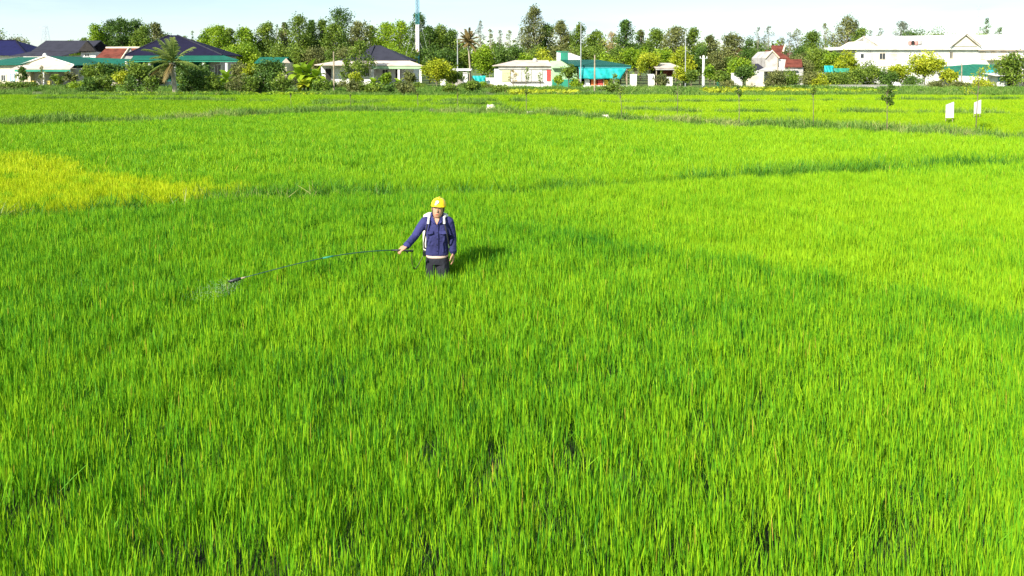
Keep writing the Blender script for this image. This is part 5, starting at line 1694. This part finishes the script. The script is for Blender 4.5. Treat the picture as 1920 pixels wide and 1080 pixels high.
for px_, top_, Y_, lb, n_, sp_ in ((560, 108, 88, 'tall banana plant left of the white house, left stem', 9, 1.25), (577, 106, 88.6, 'tall banana plant left of the white house, middle stem', 9, 1.25), (592, 116, 87.8, 'banana plant nearest the white house door', 8, 1.1),
                            (570, 140, 86.6, 'short banana plant with yellowed leaves below the tall ones', 7, 1.0),
                            (424, 122, 89, 'banana plant right of the coconut palm', 8, 1.1), (424, 150, 86.5, 'small banana plant below the one right of the palm', 7, .8),
                            (700, 138, 90, 'banana plant before the left porch column', 7, .9), (748, 140, 89, 'banana plant with splayed leaves before the porch', 7, .9)):
    banana(px_, top_, Y_ - 11, lb, n_ + 3, int(px_ + top_), sp_, LEAF['yellow'] if 'yellowed' in lb else None)

# ---- low broad-leaved vegetable bed and flower bed: countless plants
vg = bpy.data.collections.new('vegetable_sources')
vgy = bpy.data.collections.new('flower_sources')
for s_ in range(8):
    r = np.random.default_rng(900 + s_)
    V, Q, v = leaves([(0, 0, .28)], [(.38, .38, .26)], 26, .22, r, .7, .3)
    me = mesh_np('leafy', V, Q, None, v)
    me.materials.append(LEAF['yellow' if s_ > 3 else 'bright'])
    (vgy if s_ > 3 else vg).objects.link(bpy.data.objects.new('leafy_source', me))
r = np.random.default_rng(77)


def bed(px0, px1, y0, y1, n, label, scl, seed, src=vg):
    r = np.random.default_rng(seed)
    P = np.stack([r.uniform(X(px0, (y0 + y1) / 2), X(px1, (y0 + y1) / 2), n), r.uniform(y0, y1, n)], 1)
    scatter('leafy_bed', src, P, np.full(n, .03), np.full(n, scl), np.full(n, scl), r.normal(0, .1, n), label, 'plants', seed)


bed(955, 1083, 71, 75, 170, 'bed of pale broad leaved vegetables before the workshop', 1.0, 71, vgy)
bed(1320, 1505, 76, 84, 260, 'yellow flowering plants along the field edge right of the white pole', .9, 72, vgy)
bed(1505, 1660, 76, 82, 160, 'pale leafy plants below the long low wall', .85, 73)
bed(150, 620, 69, 73, 260, 'leafy plants at the foot of the left gardens', .8, 74)


# ---- saplings on the bank
def sapling(px, top, base, crown_px, crown_h, col, label, lean=0.0, dens=1.0):
    seed = int(px + top)
    r = np.random.default_rng(seed)
    x_, Y_ = G(px, base, .5)
    zt_ = Z(top, Y_)
    s = Y_ * CT / FPX
    W, Hc = crown_px * s, crown_h * s
    root = empty('sapling', (x_, Y_, .15), label, 'sapling', 'young trees planted along the bank')
    tp = Vector((lean, 0, zt_ - .15))
    b = MB()
    b.tube([(0, 0, -.1), (lean * .2 + .02, 0, tp.z * .4), (lean * .7, 0, tp.z * .75), tuple(tp)], [.020, .017, .013, .005], 6)
    cent = [(lean + W * .55 * (r.uniform() - r.uniform()), W * .55 * (r.uniform() - r.uniform()), tp.z - Hc * r.uniform(.05, .95)) for _ in range(14)]
    for c in cent:
        b.tube([(lean * .8, 0, max(c[2] - .25, tp.z * .5)), c], [.009, .004], 4, False)
    b.v = [tuple(Vector(p) + root.location) for p in b.v]
    b.build('trunk', M_bark, root, True)
    rad = [(W * .24, W * .24, Hc * .17)] * len(cent)
    V, Q, v = leaves(cent, rad, max(4, int(30 * dens)), .05, r, .45, 0, .3)
    link('crown', mesh_np('crown', V, Q, None, v), LEAF[col], root)


for a in ((1662, 160, 246, 24, 36, 'dark', 'round topped sapling, the fullest on the bank', .0, 1.6),
          (1829, 126, 243, 42, 46, 'yellow', 'tall yellowish sapling in front of the right white panel', .12, 1.0),
          (1524, 160, 240, 14, 16, 'mid', 'thin sapling third from the right end of the bank', .0, .4),
          (1385, 160, 236, 14, 20, 'dark', 'thin sapling midway between the white panels and concrete block', .0, .5),
          (1270, 152, 208, 24, 26, 'dark', 'leafy small sapling standing on the farther bank', .0, .7),
          (1166, 158, 226, 20, 26, 'mid', 'leaning sapling stem with sparse top right of centre', -.12, .4),
          (986, 168, 214, 8, 8, 'mid', 'bare sapling stem beside the flat pale stone', .02, .2),
          (858, 172, 206, 6, 6, 'mid', 'bare thin stem left of the concrete block', .0, .15),
          (783, 172, 203, 6, 6, 'mid', 'bare thin stem in line below the mast', .0, .15),
          (657, 174, 197, 5, 6, 'mid', 'bare thin stem below the white house', .0, .15),
          (545, 174, 196, 5, 6, 'mid', 'leftmost bare thin stem in the far rice', .0, .15)):
    sapling(*a)

# ================================================================== THE FARMER
M_skin = plain('skin', (.50, .26, .16), .5, .08, 14, .05, .35)
M_shirt = plain('navy_work_shirt', (.042, .043, .150), .85, .25, 3.2, .55, .2)
M_under = plain('pale_pink_undershirt', (.70, .50, .42), .9, .08, 3, .15, .2)
M_trous = plain('charcoal_trousers', (.030, .030, .040), .9, .2, 3, .35, .2)
M_hel = plain('yellow_helmet_shell', (.86, .56, .008), .28, .04, 5, .03, .5)
M_hair = plain('black_hair', (.012, .010, .009), .6, .1, 20, .3)
M_strapw = plain('white_strap_pad', (.58, .56, .52), .8, .06, 10, .2)
M_strapb = plain('black_strap', (.02, .02, .022), .8, .1, 10, .2)
M_tank = plain('white_tank_plastic', (.74, .70, .60), .45, .07, 5, .05, .4)
M_rod = plain('dark_green_rod', (.012, .055, .035), .4, .1, 6, 0, .4)
M_black = plain('black_plastic', (.012, .016, .016), .4, .1, 6, 0, .4)
M_hose = plain('hose_rubber', (.10, .14, .03), .5, .1, 6, 0, .4)

farmer = None


def ell(b, rings, seg=20):
    """closed loft through horizontal ellipses (x, y, z, rx, ry)"""
    n0 = len(b.v)
    for (x, y, z, rx, ry) in rings:
        for k in range(seg):
            a = 2 * math.pi * k / seg
            ca, sa = math.cos(a), math.sin(a)
            e_ = .82
            b.v.append((x + rx * math.copysign(abs(ca) ** e_, ca), y + ry * math.copysign(abs(sa) ** e_, sa), z))
    for i in range(len(rings) - 1):
        for k in range(seg):
            a, c = n0 + i * seg + k, n0 + i * seg + (k + 1) % seg
            b.f.append((a, c, c + seg, a + seg))
    b.f.append(tuple(n0 + k for k in reversed(range(seg))))
    e = n0 + (len(rings) - 1) * seg
    b.f.append(tuple(e + k for k in range(seg)))


def limb(b, pts, rads, seg=12):
    """capsule-like limb with rounded ends"""
    pts = [Vector(p) for p in pts]
    d0 = (pts[0] - pts[1]).normalized()
    d1 = (pts[-1] - pts[-2]).normalized()
    P = [pts[0] + d0 * rads[0] * .8] + pts + [pts[-1] + d1 * rads[-1] * .8]
    R_ = [rads[0] * .45] + list(rads) + [rads[-1] * .45]
    b.tube(P, R_, seg)


def fused(b, name, mat, vox, parent, smooth_it=6):
    """fuse overlapping closed shapes into one continuous skin"""
    o = b.build(name, mat, parent, True)
    m = o.modifiers.new('fuse', 'REMESH')
    m.mode = 'VOXEL'
    m.voxel_size = vox
    m.use_smooth_shade = True
    s_ = o.modifiers.new('relax', 'SMOOTH')
    s_.factor = .5
    s_.iterations = smooth_it
    dg = bpy.context.evaluated_depsgraph_get()
    me = bpy.data.meshes.new_from_object(o.evaluated_get(dg))
    o.modifiers.clear()
    o.data = me
    if not me.materials: me.materials.append(mat)
    me.polygons.foreach_set('use_smooth', [True] * len(me.polygons))
    return o


def W3(x, y, z):
    return Vector((PX + x, PY + y, z))


# joints (x to the picture's right, y away from the camera)
SH_R, EL_R, WR_R = W3(-.172, .0, 1.345), W3(-.300, -.09, 1.14), W3(-.392, -.29, 1.055)    # his right arm, reaching out
SH_L, EL_L, WR_L = W3(.172, .0, 1.345), W3(.218, .03, 1.09), W3(.226, -.05, .90)
HC = W3(.012, -.055, 1.505)     # head centre
TILT_H = Matrix.Translation(HC + Vector((0, .03, -.08))) @ Matrix.Rotation(math.radians(-13), 4, 'X') @ Matrix.Rotation(math.radians(5), 4, 'Y') @ Matrix.Translation(-(HC + Vector((0, .03, -.08))))


def turn_head(b, start=0):
    for i in range(start, len(b.v)):
        b.v[i] = tuple(TILT_H @ Vector(b.v[i]))


body = MB()
# head, jaw, nose, ears, neck
ell(body, [(HC.x, HC.y + .005, HC.z - .125, .030, .034), (HC.x, HC.y - .008, HC.z - .112, .046, .062), (HC.x, HC.y - .004, HC.z - .085, .060, .078), (HC.x, HC.y, HC.z - .045, .070, .088),
           (HC.x, HC.y + .004, HC.z, .074, .093), (HC.x, HC.y + .008, HC.z + .045, .074, .094), (HC.x, HC.y + .012, HC.z + .085, .060, .076), (HC.x, HC.y + .014, HC.z + .108, .032, .040)], 20)
limb(body, [(HC.x, HC.y - .088, HC.z + .004), (HC.x, HC.y - .100, HC.z - .020), (HC.x, HC.y - .106, HC.z - .036)], [.009, .012, .015], 8)
limb(body, [(HC.x - .022, HC.y - .082, HC.z - .066), (HC.x + .022, HC.y - .082, HC.z - .066)], [.007, .007], 8)
limb(body, [(HC.x - .018, HC.y - .080, HC.z - .078), (HC.x + .018, HC.y - .080, HC.z - .078)], [.008, .008], 8)
limb(body, [(HC.x - .045, HC.y - .078, HC.z + .022), (HC.x - .012, HC.y - .090, HC.z + .024)], [.008, .009], 8)
limb(body, [(HC.x + .045, HC.y - .078, HC.z + .022), (HC.x + .012, HC.y - .090, HC.z + .024)], [.008, .009], 8)
for s_ in (-1, 1):
    limb(body, [(HC.x + s_ * .078, HC.y + .012, HC.z + .022), (HC.x + s_ * .082, HC.y + .016, HC.z - .005), (HC.x + s_ * .076, HC.y + .006, HC.z - .03)], [.012, .014, .010], 8)
turn_head(body)
limb(body, [W3(0, .01, 1.30), (HC.x, HC.y + .035, HC.z - .10), (HC.x, HC.y + .03, HC.z - .04)], [.066, .056, .056], 14)
# trunk under the clothes and limbs
ell(body, [(PX, PY, .76, .11, .08), (PX, PY, .88, .12, .085), (PX, PY, 1.02, .13, .085), (PX, PY, 1.2, .155, .10), (PX, PY, 1.34, .165, .095), (PX, PY, 1.40, .08, .06)], 18)
limb(body, [SH_R, EL_R, WR_R], [.05, .04, .030])
limb(body, [SH_L, EL_L, WR_L], [.05, .04, .030])
for s_ in (-1, 1):
    limb(body, [W3(s_ * .075, 0, .78), W3(s_ * .088, -.01, .44), W3(s_ * .10, .02, .08)], [.070, .055, .040])
    limb(body, [W3(s_ * .10, .03, .05), W3(s_ * .11, -.12, .035)], [.04, .035])


def hand(b, wrist, fwd, up, curl, thumb_side, hold=False):
    """palm, four unequal bent fingers, thumb leaving the side of the palm"""
    f = Vector(fwd).normalized()
    u = (Vector(up) - f * Vector(up).dot(f)).normalized()       # back of the hand
    s = f.cross(u) * thumb_side
    for k in range(4):
        o_ = (k - 1.5) * .019
        limb(b, [wrist + s * o_ * .55, wrist + f * .045 + s * o_, wrist + f * .085 + s * o_], [.016, .014, .011], 8)
    lens = [.070, .078, .072, .056]
    for k in range(4):
        o_ = (1.5 - k) * .0195
        p = wrist + f * .088 + s * o_
        d = f.copy()
        pts = [p]
        for j in range(3):
            ca = curl * (.9 if j else .6)
            d = (d * math.cos(ca) - u * math.sin(ca)).normalized()
            if j == 0: u2 = u
            p = p + d * lens[k] * (.42, .33, .25)[j]
            pts.append(p)
            u = (u - d * u.dot(d)).normalized() if (u - d * u.dot(d)).length > .2 else u
        b_u = u
        limb(b, pts, [.0095, .009, .0085, .0075], 8)
        u = (Vector(up) - f * Vector(up).dot(f)).normalized()
    t0 = wrist + f * .025 + s * .034
    t1 = t0 + (f * .6 + s * .65 - u * .3).normalized() * .035
    t2 = t1 + (f * .8 - u * (.7 if hold else .25) + s * (.0 if hold else .2)).normalized() * .03
    t3 = t2 + (f * .7 - u * (.9 if hold else .3) - s * (.3 if hold else 0)).normalized() * .024
    limb(b, [t0, t1, t2, t3], [.014, .012, .0105, .008], 8)


HAND_R = WR_R + Vector((-.055, -.035, -.028))
hand(body, WR_R, (-.75, -.45, -.40), (-.25, -.5, .85), .75, 1, True)
hand(body, WR_L, (.02, -.10, -1.0), (1.0, -.2, .0), .28, 1)
farmer = fused(body, 'person', M_skin, .006, None, 3)
# put the person's origin at the feet
for v_ in farmer.data.vertices:
    v_.co -= Vector((PX, PY, 0))
farmer.location = (PX, PY, 0)
tag(farmer, 'person in yellow helmet and navy shirt standing waist deep in rice, spraying', 'person')

# shirt
sb = MB()
ell(sb, [(PX, PY, .872, .164, .124), (PX, PY, .93, .160, .120), (PX, PY, 1.00, .150, .114), (PX, PY, 1.10, .154, .114), (PX, PY, 1.22, .170, .120), (PX, PY + .005, 1.31, .176, .114), (PX, PY + .008, 1.365, .148, .094), (PX, PY + .01, 1.40, .098, .078), (PX, PY + .008, 1.42, .078, .070)], 24)
limb(sb, [SH_R + Vector((.01, 0, -.005)), SH_R.lerp(EL_R, .5), EL_R, EL_R.lerp(WR_R, .5), EL_R.lerp(WR_R, .93)], [.070, .063, .054, .051, .048], 14)
limb(sb, [SH_L + Vector((-.01, 0, -.005)), SH_L.lerp(EL_L, .5), EL_L, EL_L.lerp(WR_L, .5), EL_L.lerp(WR_L, .95)], [.070, .062, .054, .051, .048], 14)
# folds
rf = random.Random(4)
for k in range(16):
    xx, zz = rf.uniform(-.13, .13), rf.uniform(.90, 1.2)
    limb(sb, [W3(xx, -.106, zz), W3(xx * .8 + rf.uniform(-.05, .05), -.108, zz + rf.uniform(.06, .16))], [.011, .008], 6)
for a_, c_ in ((SH_R, EL_R), (EL_R, WR_R), (SH_L, EL_L), (EL_L, WR_L)):
    for k in range(4):
        p = a_.lerp(c_, .2 + .2 * k)
        limb(sb, [p + Vector((-.045, -.03, .02)), p + Vector((.0, -.062, -.01)), p + Vector((.045, -.03, -.03))], [.006, .008, .006], 6)
shirt = fused(sb, 'shirt', M_shirt, .009, farmer, 3)
cut = MB()


def curve(pts, k=6):
    """smooth path through the given points"""
    P = [Vector(p) for p in pts]
    P = [P[0] * 2 - P[1]] + P + [P[-1] * 2 - P[-2]]
    out_ = []
    for i in range(1, len(P) - 2):
        for j in range(k):
            t_ = j / k
            a, b, c, d = P[i - 1], P[i], P[i + 1], P[i + 2]
            out_.append(.5 * (2 * b + (c - a) * t_ + (2 * a - 5 * b + 4 * c - d) * t_ ** 2 + (3 * b - a - 3 * c + d) * t_ ** 3))
    return out_ + [P[-2]]


def child(name, mat, fn, par, smooth=True, head=False):
    b = MB()
    fn(b)
    if head or name in ('eye', 'iris', 'eyebrow', 'mouth', 'peak', 'ridge', 'chin_strap'): turn_head(b)
    return b.build(name, mat, par, smooth)


# collar: two folded wings with a V of skin between them
child('neck_opening', M_skin, lambda b: b.prism([W3(-.045, -.101, 1.405), W3(.05, -.101, 1.405), W3(.012, -.136, 1.315)], (0, .02, .01)), shirt, False)
for s_ in (-1, 1):
    child('collar', M_shirt, lambda b: b.prism([W3(.008 + s_ * .010, -.132, 1.318), W3(.008 + s_ * .045, -.112, 1.402), W3(.008 + s_ * .070, -.06, 1.425), W3(.008 + s_ * .092, -.082, 1.378), W3(.008 + s_ * .066, -.128, 1.345)], (0, -.008, .003)), shirt, False)
child('collar_back', M_shirt, lambda b: b.tube([W3(.078, -.055, 1.425), W3(.085, .02, 1.43), W3(.0, .085, 1.435), W3(-.08, .02, 1.43), W3(-.07, -.055, 1.425)], .022, 8), shirt)
for s_ in (-1, 1):
    child('pocket_flap', M_shirt, lambda b: b.prism([W3(s_ * .095 - .055, -.136, 1.225), W3(s_ * .095 + .055, -.136, 1.225), W3(s_ * .095 + .053, -.142, 1.195), W3(s_ * .095, -.145, 1.182), W3(s_ * .095 - .053, -.142, 1.195)], (0, .014, 0)), shirt, False)
child('placket', M_shirt, lambda b: b.prism([W3(-.008, -.128, .90), W3(.03, -.128, .90), W3(.03, -.134, 1.31), W3(-.008, -.134, 1.31)], (0, .02, 0)), shirt, False)
for k in range(5):
    child('button', M_strapb, lambda b: b.lathe(W3(.011, -.134, .95 + .085 * k), [(.006, -.005), (.006, .005)], 8), shirt)
for a_, c_ in ((EL_R, WR_R), (EL_L, WR_L)):
    child('cuff', M_shirt, lambda b: b.tube([a_.lerp(c_, .80), a_.lerp(c_, .96)], [.052, .051], 14), shirt)
# undershirt hem and trousers
ub = MB()
ell(ub, [(PX, PY, .832, .150, .114), (PX, PY, .85, .156, .118), (PX, PY, .93, .150, .114)], 24)
ub.build('undershirt', M_under, farmer, True)
tb = MB()
ell(tb, [(PX, PY, .74, .155, .105), (PX, PY, .80, .160, .112), (PX, PY, .87, .155, .110)], 22)
for s_ in (-1, 1):
    limb(tb, [W3(s_ * .073, 0, .78), W3(s_ * .084, -.005, .50), W3(s_ * .10, .01, .16)], [.094, .086, .072], 14)
for k in range(10):
    xx, zz = rf.uniform(-.12, .12), rf.uniform(.55, .8)
    limb(tb, [W3(xx, -.095, zz), W3(xx + rf.uniform(-.03, .03), -.09, zz - .08)], [.006, .005], 6)
fused(tb, 'trousers', M_trous, .010, farmer, 3)
# face details and hair
for s_ in (-1, 1):
    child('eye', M_tank, lambda b: b.lathe((HC.x + s_ * .029, HC.y - .082, HC.z + .005), [(.002, -.004), (.008, -.001), (.008, .001), (.002, .004)], 10), farmer)
    child('iris', M_hair, lambda b: b.lathe((HC.x + s_ * .029, HC.y - .0885, HC.z + .005), [(.001, -.004), (.0045, 0), (.001, .004)], 8), farmer)
    child('eyebrow', M_hair, lambda b: b.tube([(HC.x + s_ * .014, HC.y - .096, HC.z + .026), (HC.x + s_ * .032, HC.y - .093, HC.z + .031), (HC.x + s_ * .05, HC.y - .080, HC.z + .025)], [.003, .004, .002], 6), farmer)
child('mouth', M_red, lambda b: b.tube([(HC.x - .027, HC.y - .080, HC.z - .064), (HC.x - .012, HC.y - .090, HC.z - .071), (HC.x + .012, HC.y - .090, HC.z - .071), (HC.x + .027, HC.y - .080, HC.z - .064)], [.002, .004, .004, .002], 6), farmer)
hb = MB()
ell(hb, [(HC.x, HC.y + .045, HC.z - .055, .060, .052), (HC.x, HC.y + .035, HC.z - .02, .078, .070), (HC.x, HC.y + .024, HC.z + .03, .083, .082), (HC.x, HC.y + .02, HC.z + .07, .078, .086)], 20)
turn_head(hb)
hb.build('hair', M_hair, farmer, True)
# helmet with peak, ridge and round badge
hm = MB()
hz_ = HC.z + .040
ell(hm, [(HC.x, HC.y + .004, hz_ - .006, .107, .128), (HC.x, HC.y + .004, hz_ + .004, .108, .130), (HC.x, HC.y + .006, hz_ + .045, .103, .122), (HC.x, HC.y + .008, hz_ + .085, .085, .100), (HC.x, HC.y + .010, hz_ + .112, .055, .066), (HC.x, HC.y + .011, hz_ + .124, .02, .026)], 24)
turn_head(hm)
helmet = hm.build('helmet', M_hel, farmer, True)
child('peak', M_hel, lambda b: b.prism([(HC.x - .100, HC.y - .03, hz_ + .002), (HC.x - .088, HC.y - .115, hz_ - .008), (HC.x - .045, HC.y - .140, hz_ - .012), (HC.x + .045, HC.y - .140, hz_ - .012), (HC.x + .088, HC.y - .115, hz_ - .008), (HC.x + .100, HC.y - .03, hz_ + .002)], (0, 0, .012)), helmet, False)
child('ridge', M_hel, lambda b: b.tube([(HC.x, HC.y - .075, hz_ + .098), (HC.x, HC.y - .04, hz_ + .118), (HC.x, HC.y + .01, hz_ + .128), (HC.x, HC.y + .07, hz_ + .112), (HC.x, HC.y + .115, hz_ + .06)], .013, 8), helmet)
bd = MB()
c0 = Vector((HC.x - .010, HC.y - .116, hz_ + .050))
nb = Vector((0, -.90, .43)).normalized()
tx, tz = Vector((1, 0, 0)), nb.cross(Vector((1, 0, 0)))
bd.prism([c0 + tx * .025 * math.cos(a * .524) + tz * .025 * math.sin(a * .524) for a in range(12)], nb * .012)
turn_head(bd)
bd.build('badge', M_strapw, helmet)
child('chin_strap', M_strapb, lambda b: (b.tube([(HC.x + .082, HC.y + .0, hz_), (HC.x + .075, HC.y - .02, HC.z - .06), (HC.x + .03, HC.y - .04, HC.z - .135)], .005, 6), b.tube([(HC.x - .082, HC.y + .0, hz_), (HC.x - .075, HC.y - .02, HC.z - .06), (HC.x - .03, HC.y - .04, HC.z - .135)], .005, 6)), helmet)

# ---- backpack sprayer
sp = empty('backpack_sprayer', (PX, PY + .2, .86), 'white backpack sprayer tank carried on the back of the person', 'sprayer')
tk = MB()
ell(tk, [(PX - .045, PY + .235, .86, .165, .085), (PX - .045, PY + .235, .88, .185, .10), (PX - .045, PY + .235, 1.10, .190, .105), (PX - .045, PY + .235, 1.30, .188, .10), (PX - .045, PY + .235, 1.37, .175, .09), (PX - .045, PY + .235, 1.40, .12, .07)], 24)
tank = tk.build('tank', M_tank, sp, True)
child('filler_cap', M_black, lambda b: b.lathe((PX - .045, PY + .24, 1.395), [(.06, 0), (.062, .02), (.05, .035)], 16), tank)
child('base', M_black, lambda b: b.box(PX - .22, PX + .13, PY + .14, PY + .33, .80, .87), sp, False)
for s_ in (-1, 1):
    xs_ = .106
    child('shoulder_pad', M_strapw, lambda b: b.prism([W3(s_ * xs_ - .016, .13, 1.405), W3(s_ * xs_ + .016, .13, 1.405), W3(s_ * xs_ + .016, .0, 1.432), W3(s_ * xs_ + .016, -.085, 1.395), W3(s_ * xs_ - .016, -.085, 1.395), W3(s_ * xs_ - .016, .0, 1.432)], (0, 0, .016)), sp, False)
    child('strap_pad', M_strapw, lambda b: b.prism([W3(s_ * xs_ - .012, -.088, 1.405), W3(s_ * xs_ + .012, -.088, 1.405), W3(s_ * (xs_ + .006) + .015, -.128, 1.325), W3(s_ * (xs_ + .006) - .015, -.128, 1.325)], (0, -.014, .004)), sp, False)
    child('strap', M_strapb, lambda b: b.tube([W3(s_ * .118, -.136, 1.33), W3(s_ * .150, -.132, 1.18), W3(s_ * .172, -.10, 1.05), W3(s_ * .185, .02, .95), W3(s_ * .15, .15, .90)], .011, 6), sp)
child('hose', M_hose, lambda b: b.tube(curve([W3(-.19, .22, .86), W3(-.25, .12, .74), W3(-.29, -.02, .68), W3(-.31, -.16, .72), W3(-.32, -.26, .88), W3(-.30, -.325, 1.03)]), .008, 8), sp)

# ---- long flexible lance
TIPX, TIPY = G(452, 522, .74)
tip = Vector((TIPX, TIPY, .74))
P0 = Vector((PX, PY, 0))
SC = .95                                   # a small man
hp = P0 + (HAND_R + Vector((-.01, -.008, -.012)) - P0) * SC
ln = empty('spray_lance', (hp.x, hp.y, hp.z), 'long thin bent spray lance held out to the left over the rice', 'spray lance')
back_ = hp + Vector((.16, -.0, -.012))
pts = []
for i in range(17):
    t_ = i / 16
    q = hp.lerp(tip, t_)
    q.z += .085 * math.sin(math.pi * t_ ** .9) * (1 - .25 * t_)
    pts.append(q)
child('handle', M_black, lambda b: b.tube([back_, back_.lerp(hp, .5), hp, pts[1]], [.012, .013, .013, .010], 10), ln)
child('trigger', M_black, lambda b: b.prism([hp + Vector((.10, -.0, -.012)), hp + Vector((.06, 0, -.012)), hp + Vector((.085, 0, -.045))], (0, .012, 0)), ln, False)
child('rod', M_rod, lambda b: b.tube(pts[1:], [.0065] * 8 + [.0055] * 8, 8), ln)
child('coupling', M_green_paint, lambda b: b.tube([pts[7], pts[8]], .0105, 8), ln)
child('tip_collar', M_wood, lambda b: b.tube([pts[15].lerp(pts[16], .55), pts[16]], .010, 8), ln)
dn = (pts[16] - pts[15]).normalized()
nzl = child('nozzle', M_black, lambda b: b.tube([tip, tip + dn * .03, tip + dn * .12, tip + dn * .15], [.012, .020, .018, .010], 10), ln)
child('nozzle_jet', M_black, lambda b: [b.tube([tip + dn * (.05 + .035 * k), tip + dn * (.05 + .035 * k) + Vector((0, 0, -.03))], [.010, .007], 8) for k in range(3)], ln)

# ---- spray: fine droplets drifting from the nozzle
r = np.random.default_rng(21)
n = 900
t_ = r.uniform(0, 1, n) ** .8
ax = Vector((-.34, -.06, -.20))
C = np.array([tip.x - .06, tip.y - .01, tip.z - .02]) + t_[:, None] * np.array(ax) + r.normal(0, 1, (n, 3)) * np.array([.15, .12, .055]) * (.25 + t_)[:, None]
C[:, 2] = np.maximum(C[:, 2], .58)
s = .0014 * r.uniform(.6, 1.4, n)
tet = np.array([(1, 1, 1), (1, -1, -1), (-1, 1, -1), (-1, -1, 1)]) * .8
V = (C[:, None, :] + tet[None] * s[:, None, None]).reshape(-1, 3)
F = (np.arange(n)[:, None, None] * 4 + np.array([(0, 1, 2), (0, 3, 1), (0, 2, 3), (1, 3, 2)])[None]).reshape(-1, 3)
tag(link('spray_mist', mesh_np('spray_mist', V, None, F), plain('water_droplets', (.85, .88, .88), .2, .02, 3, 0, .5)), 'fine white spray drifting from the lance nozzle over the rice', 'spray', kind='stuff')
farmer.scale = (SC, SC, SC)
sp.scale = (SC, SC, SC)
sp.location = P0 + (Vector(sp.location) - P0) * SC
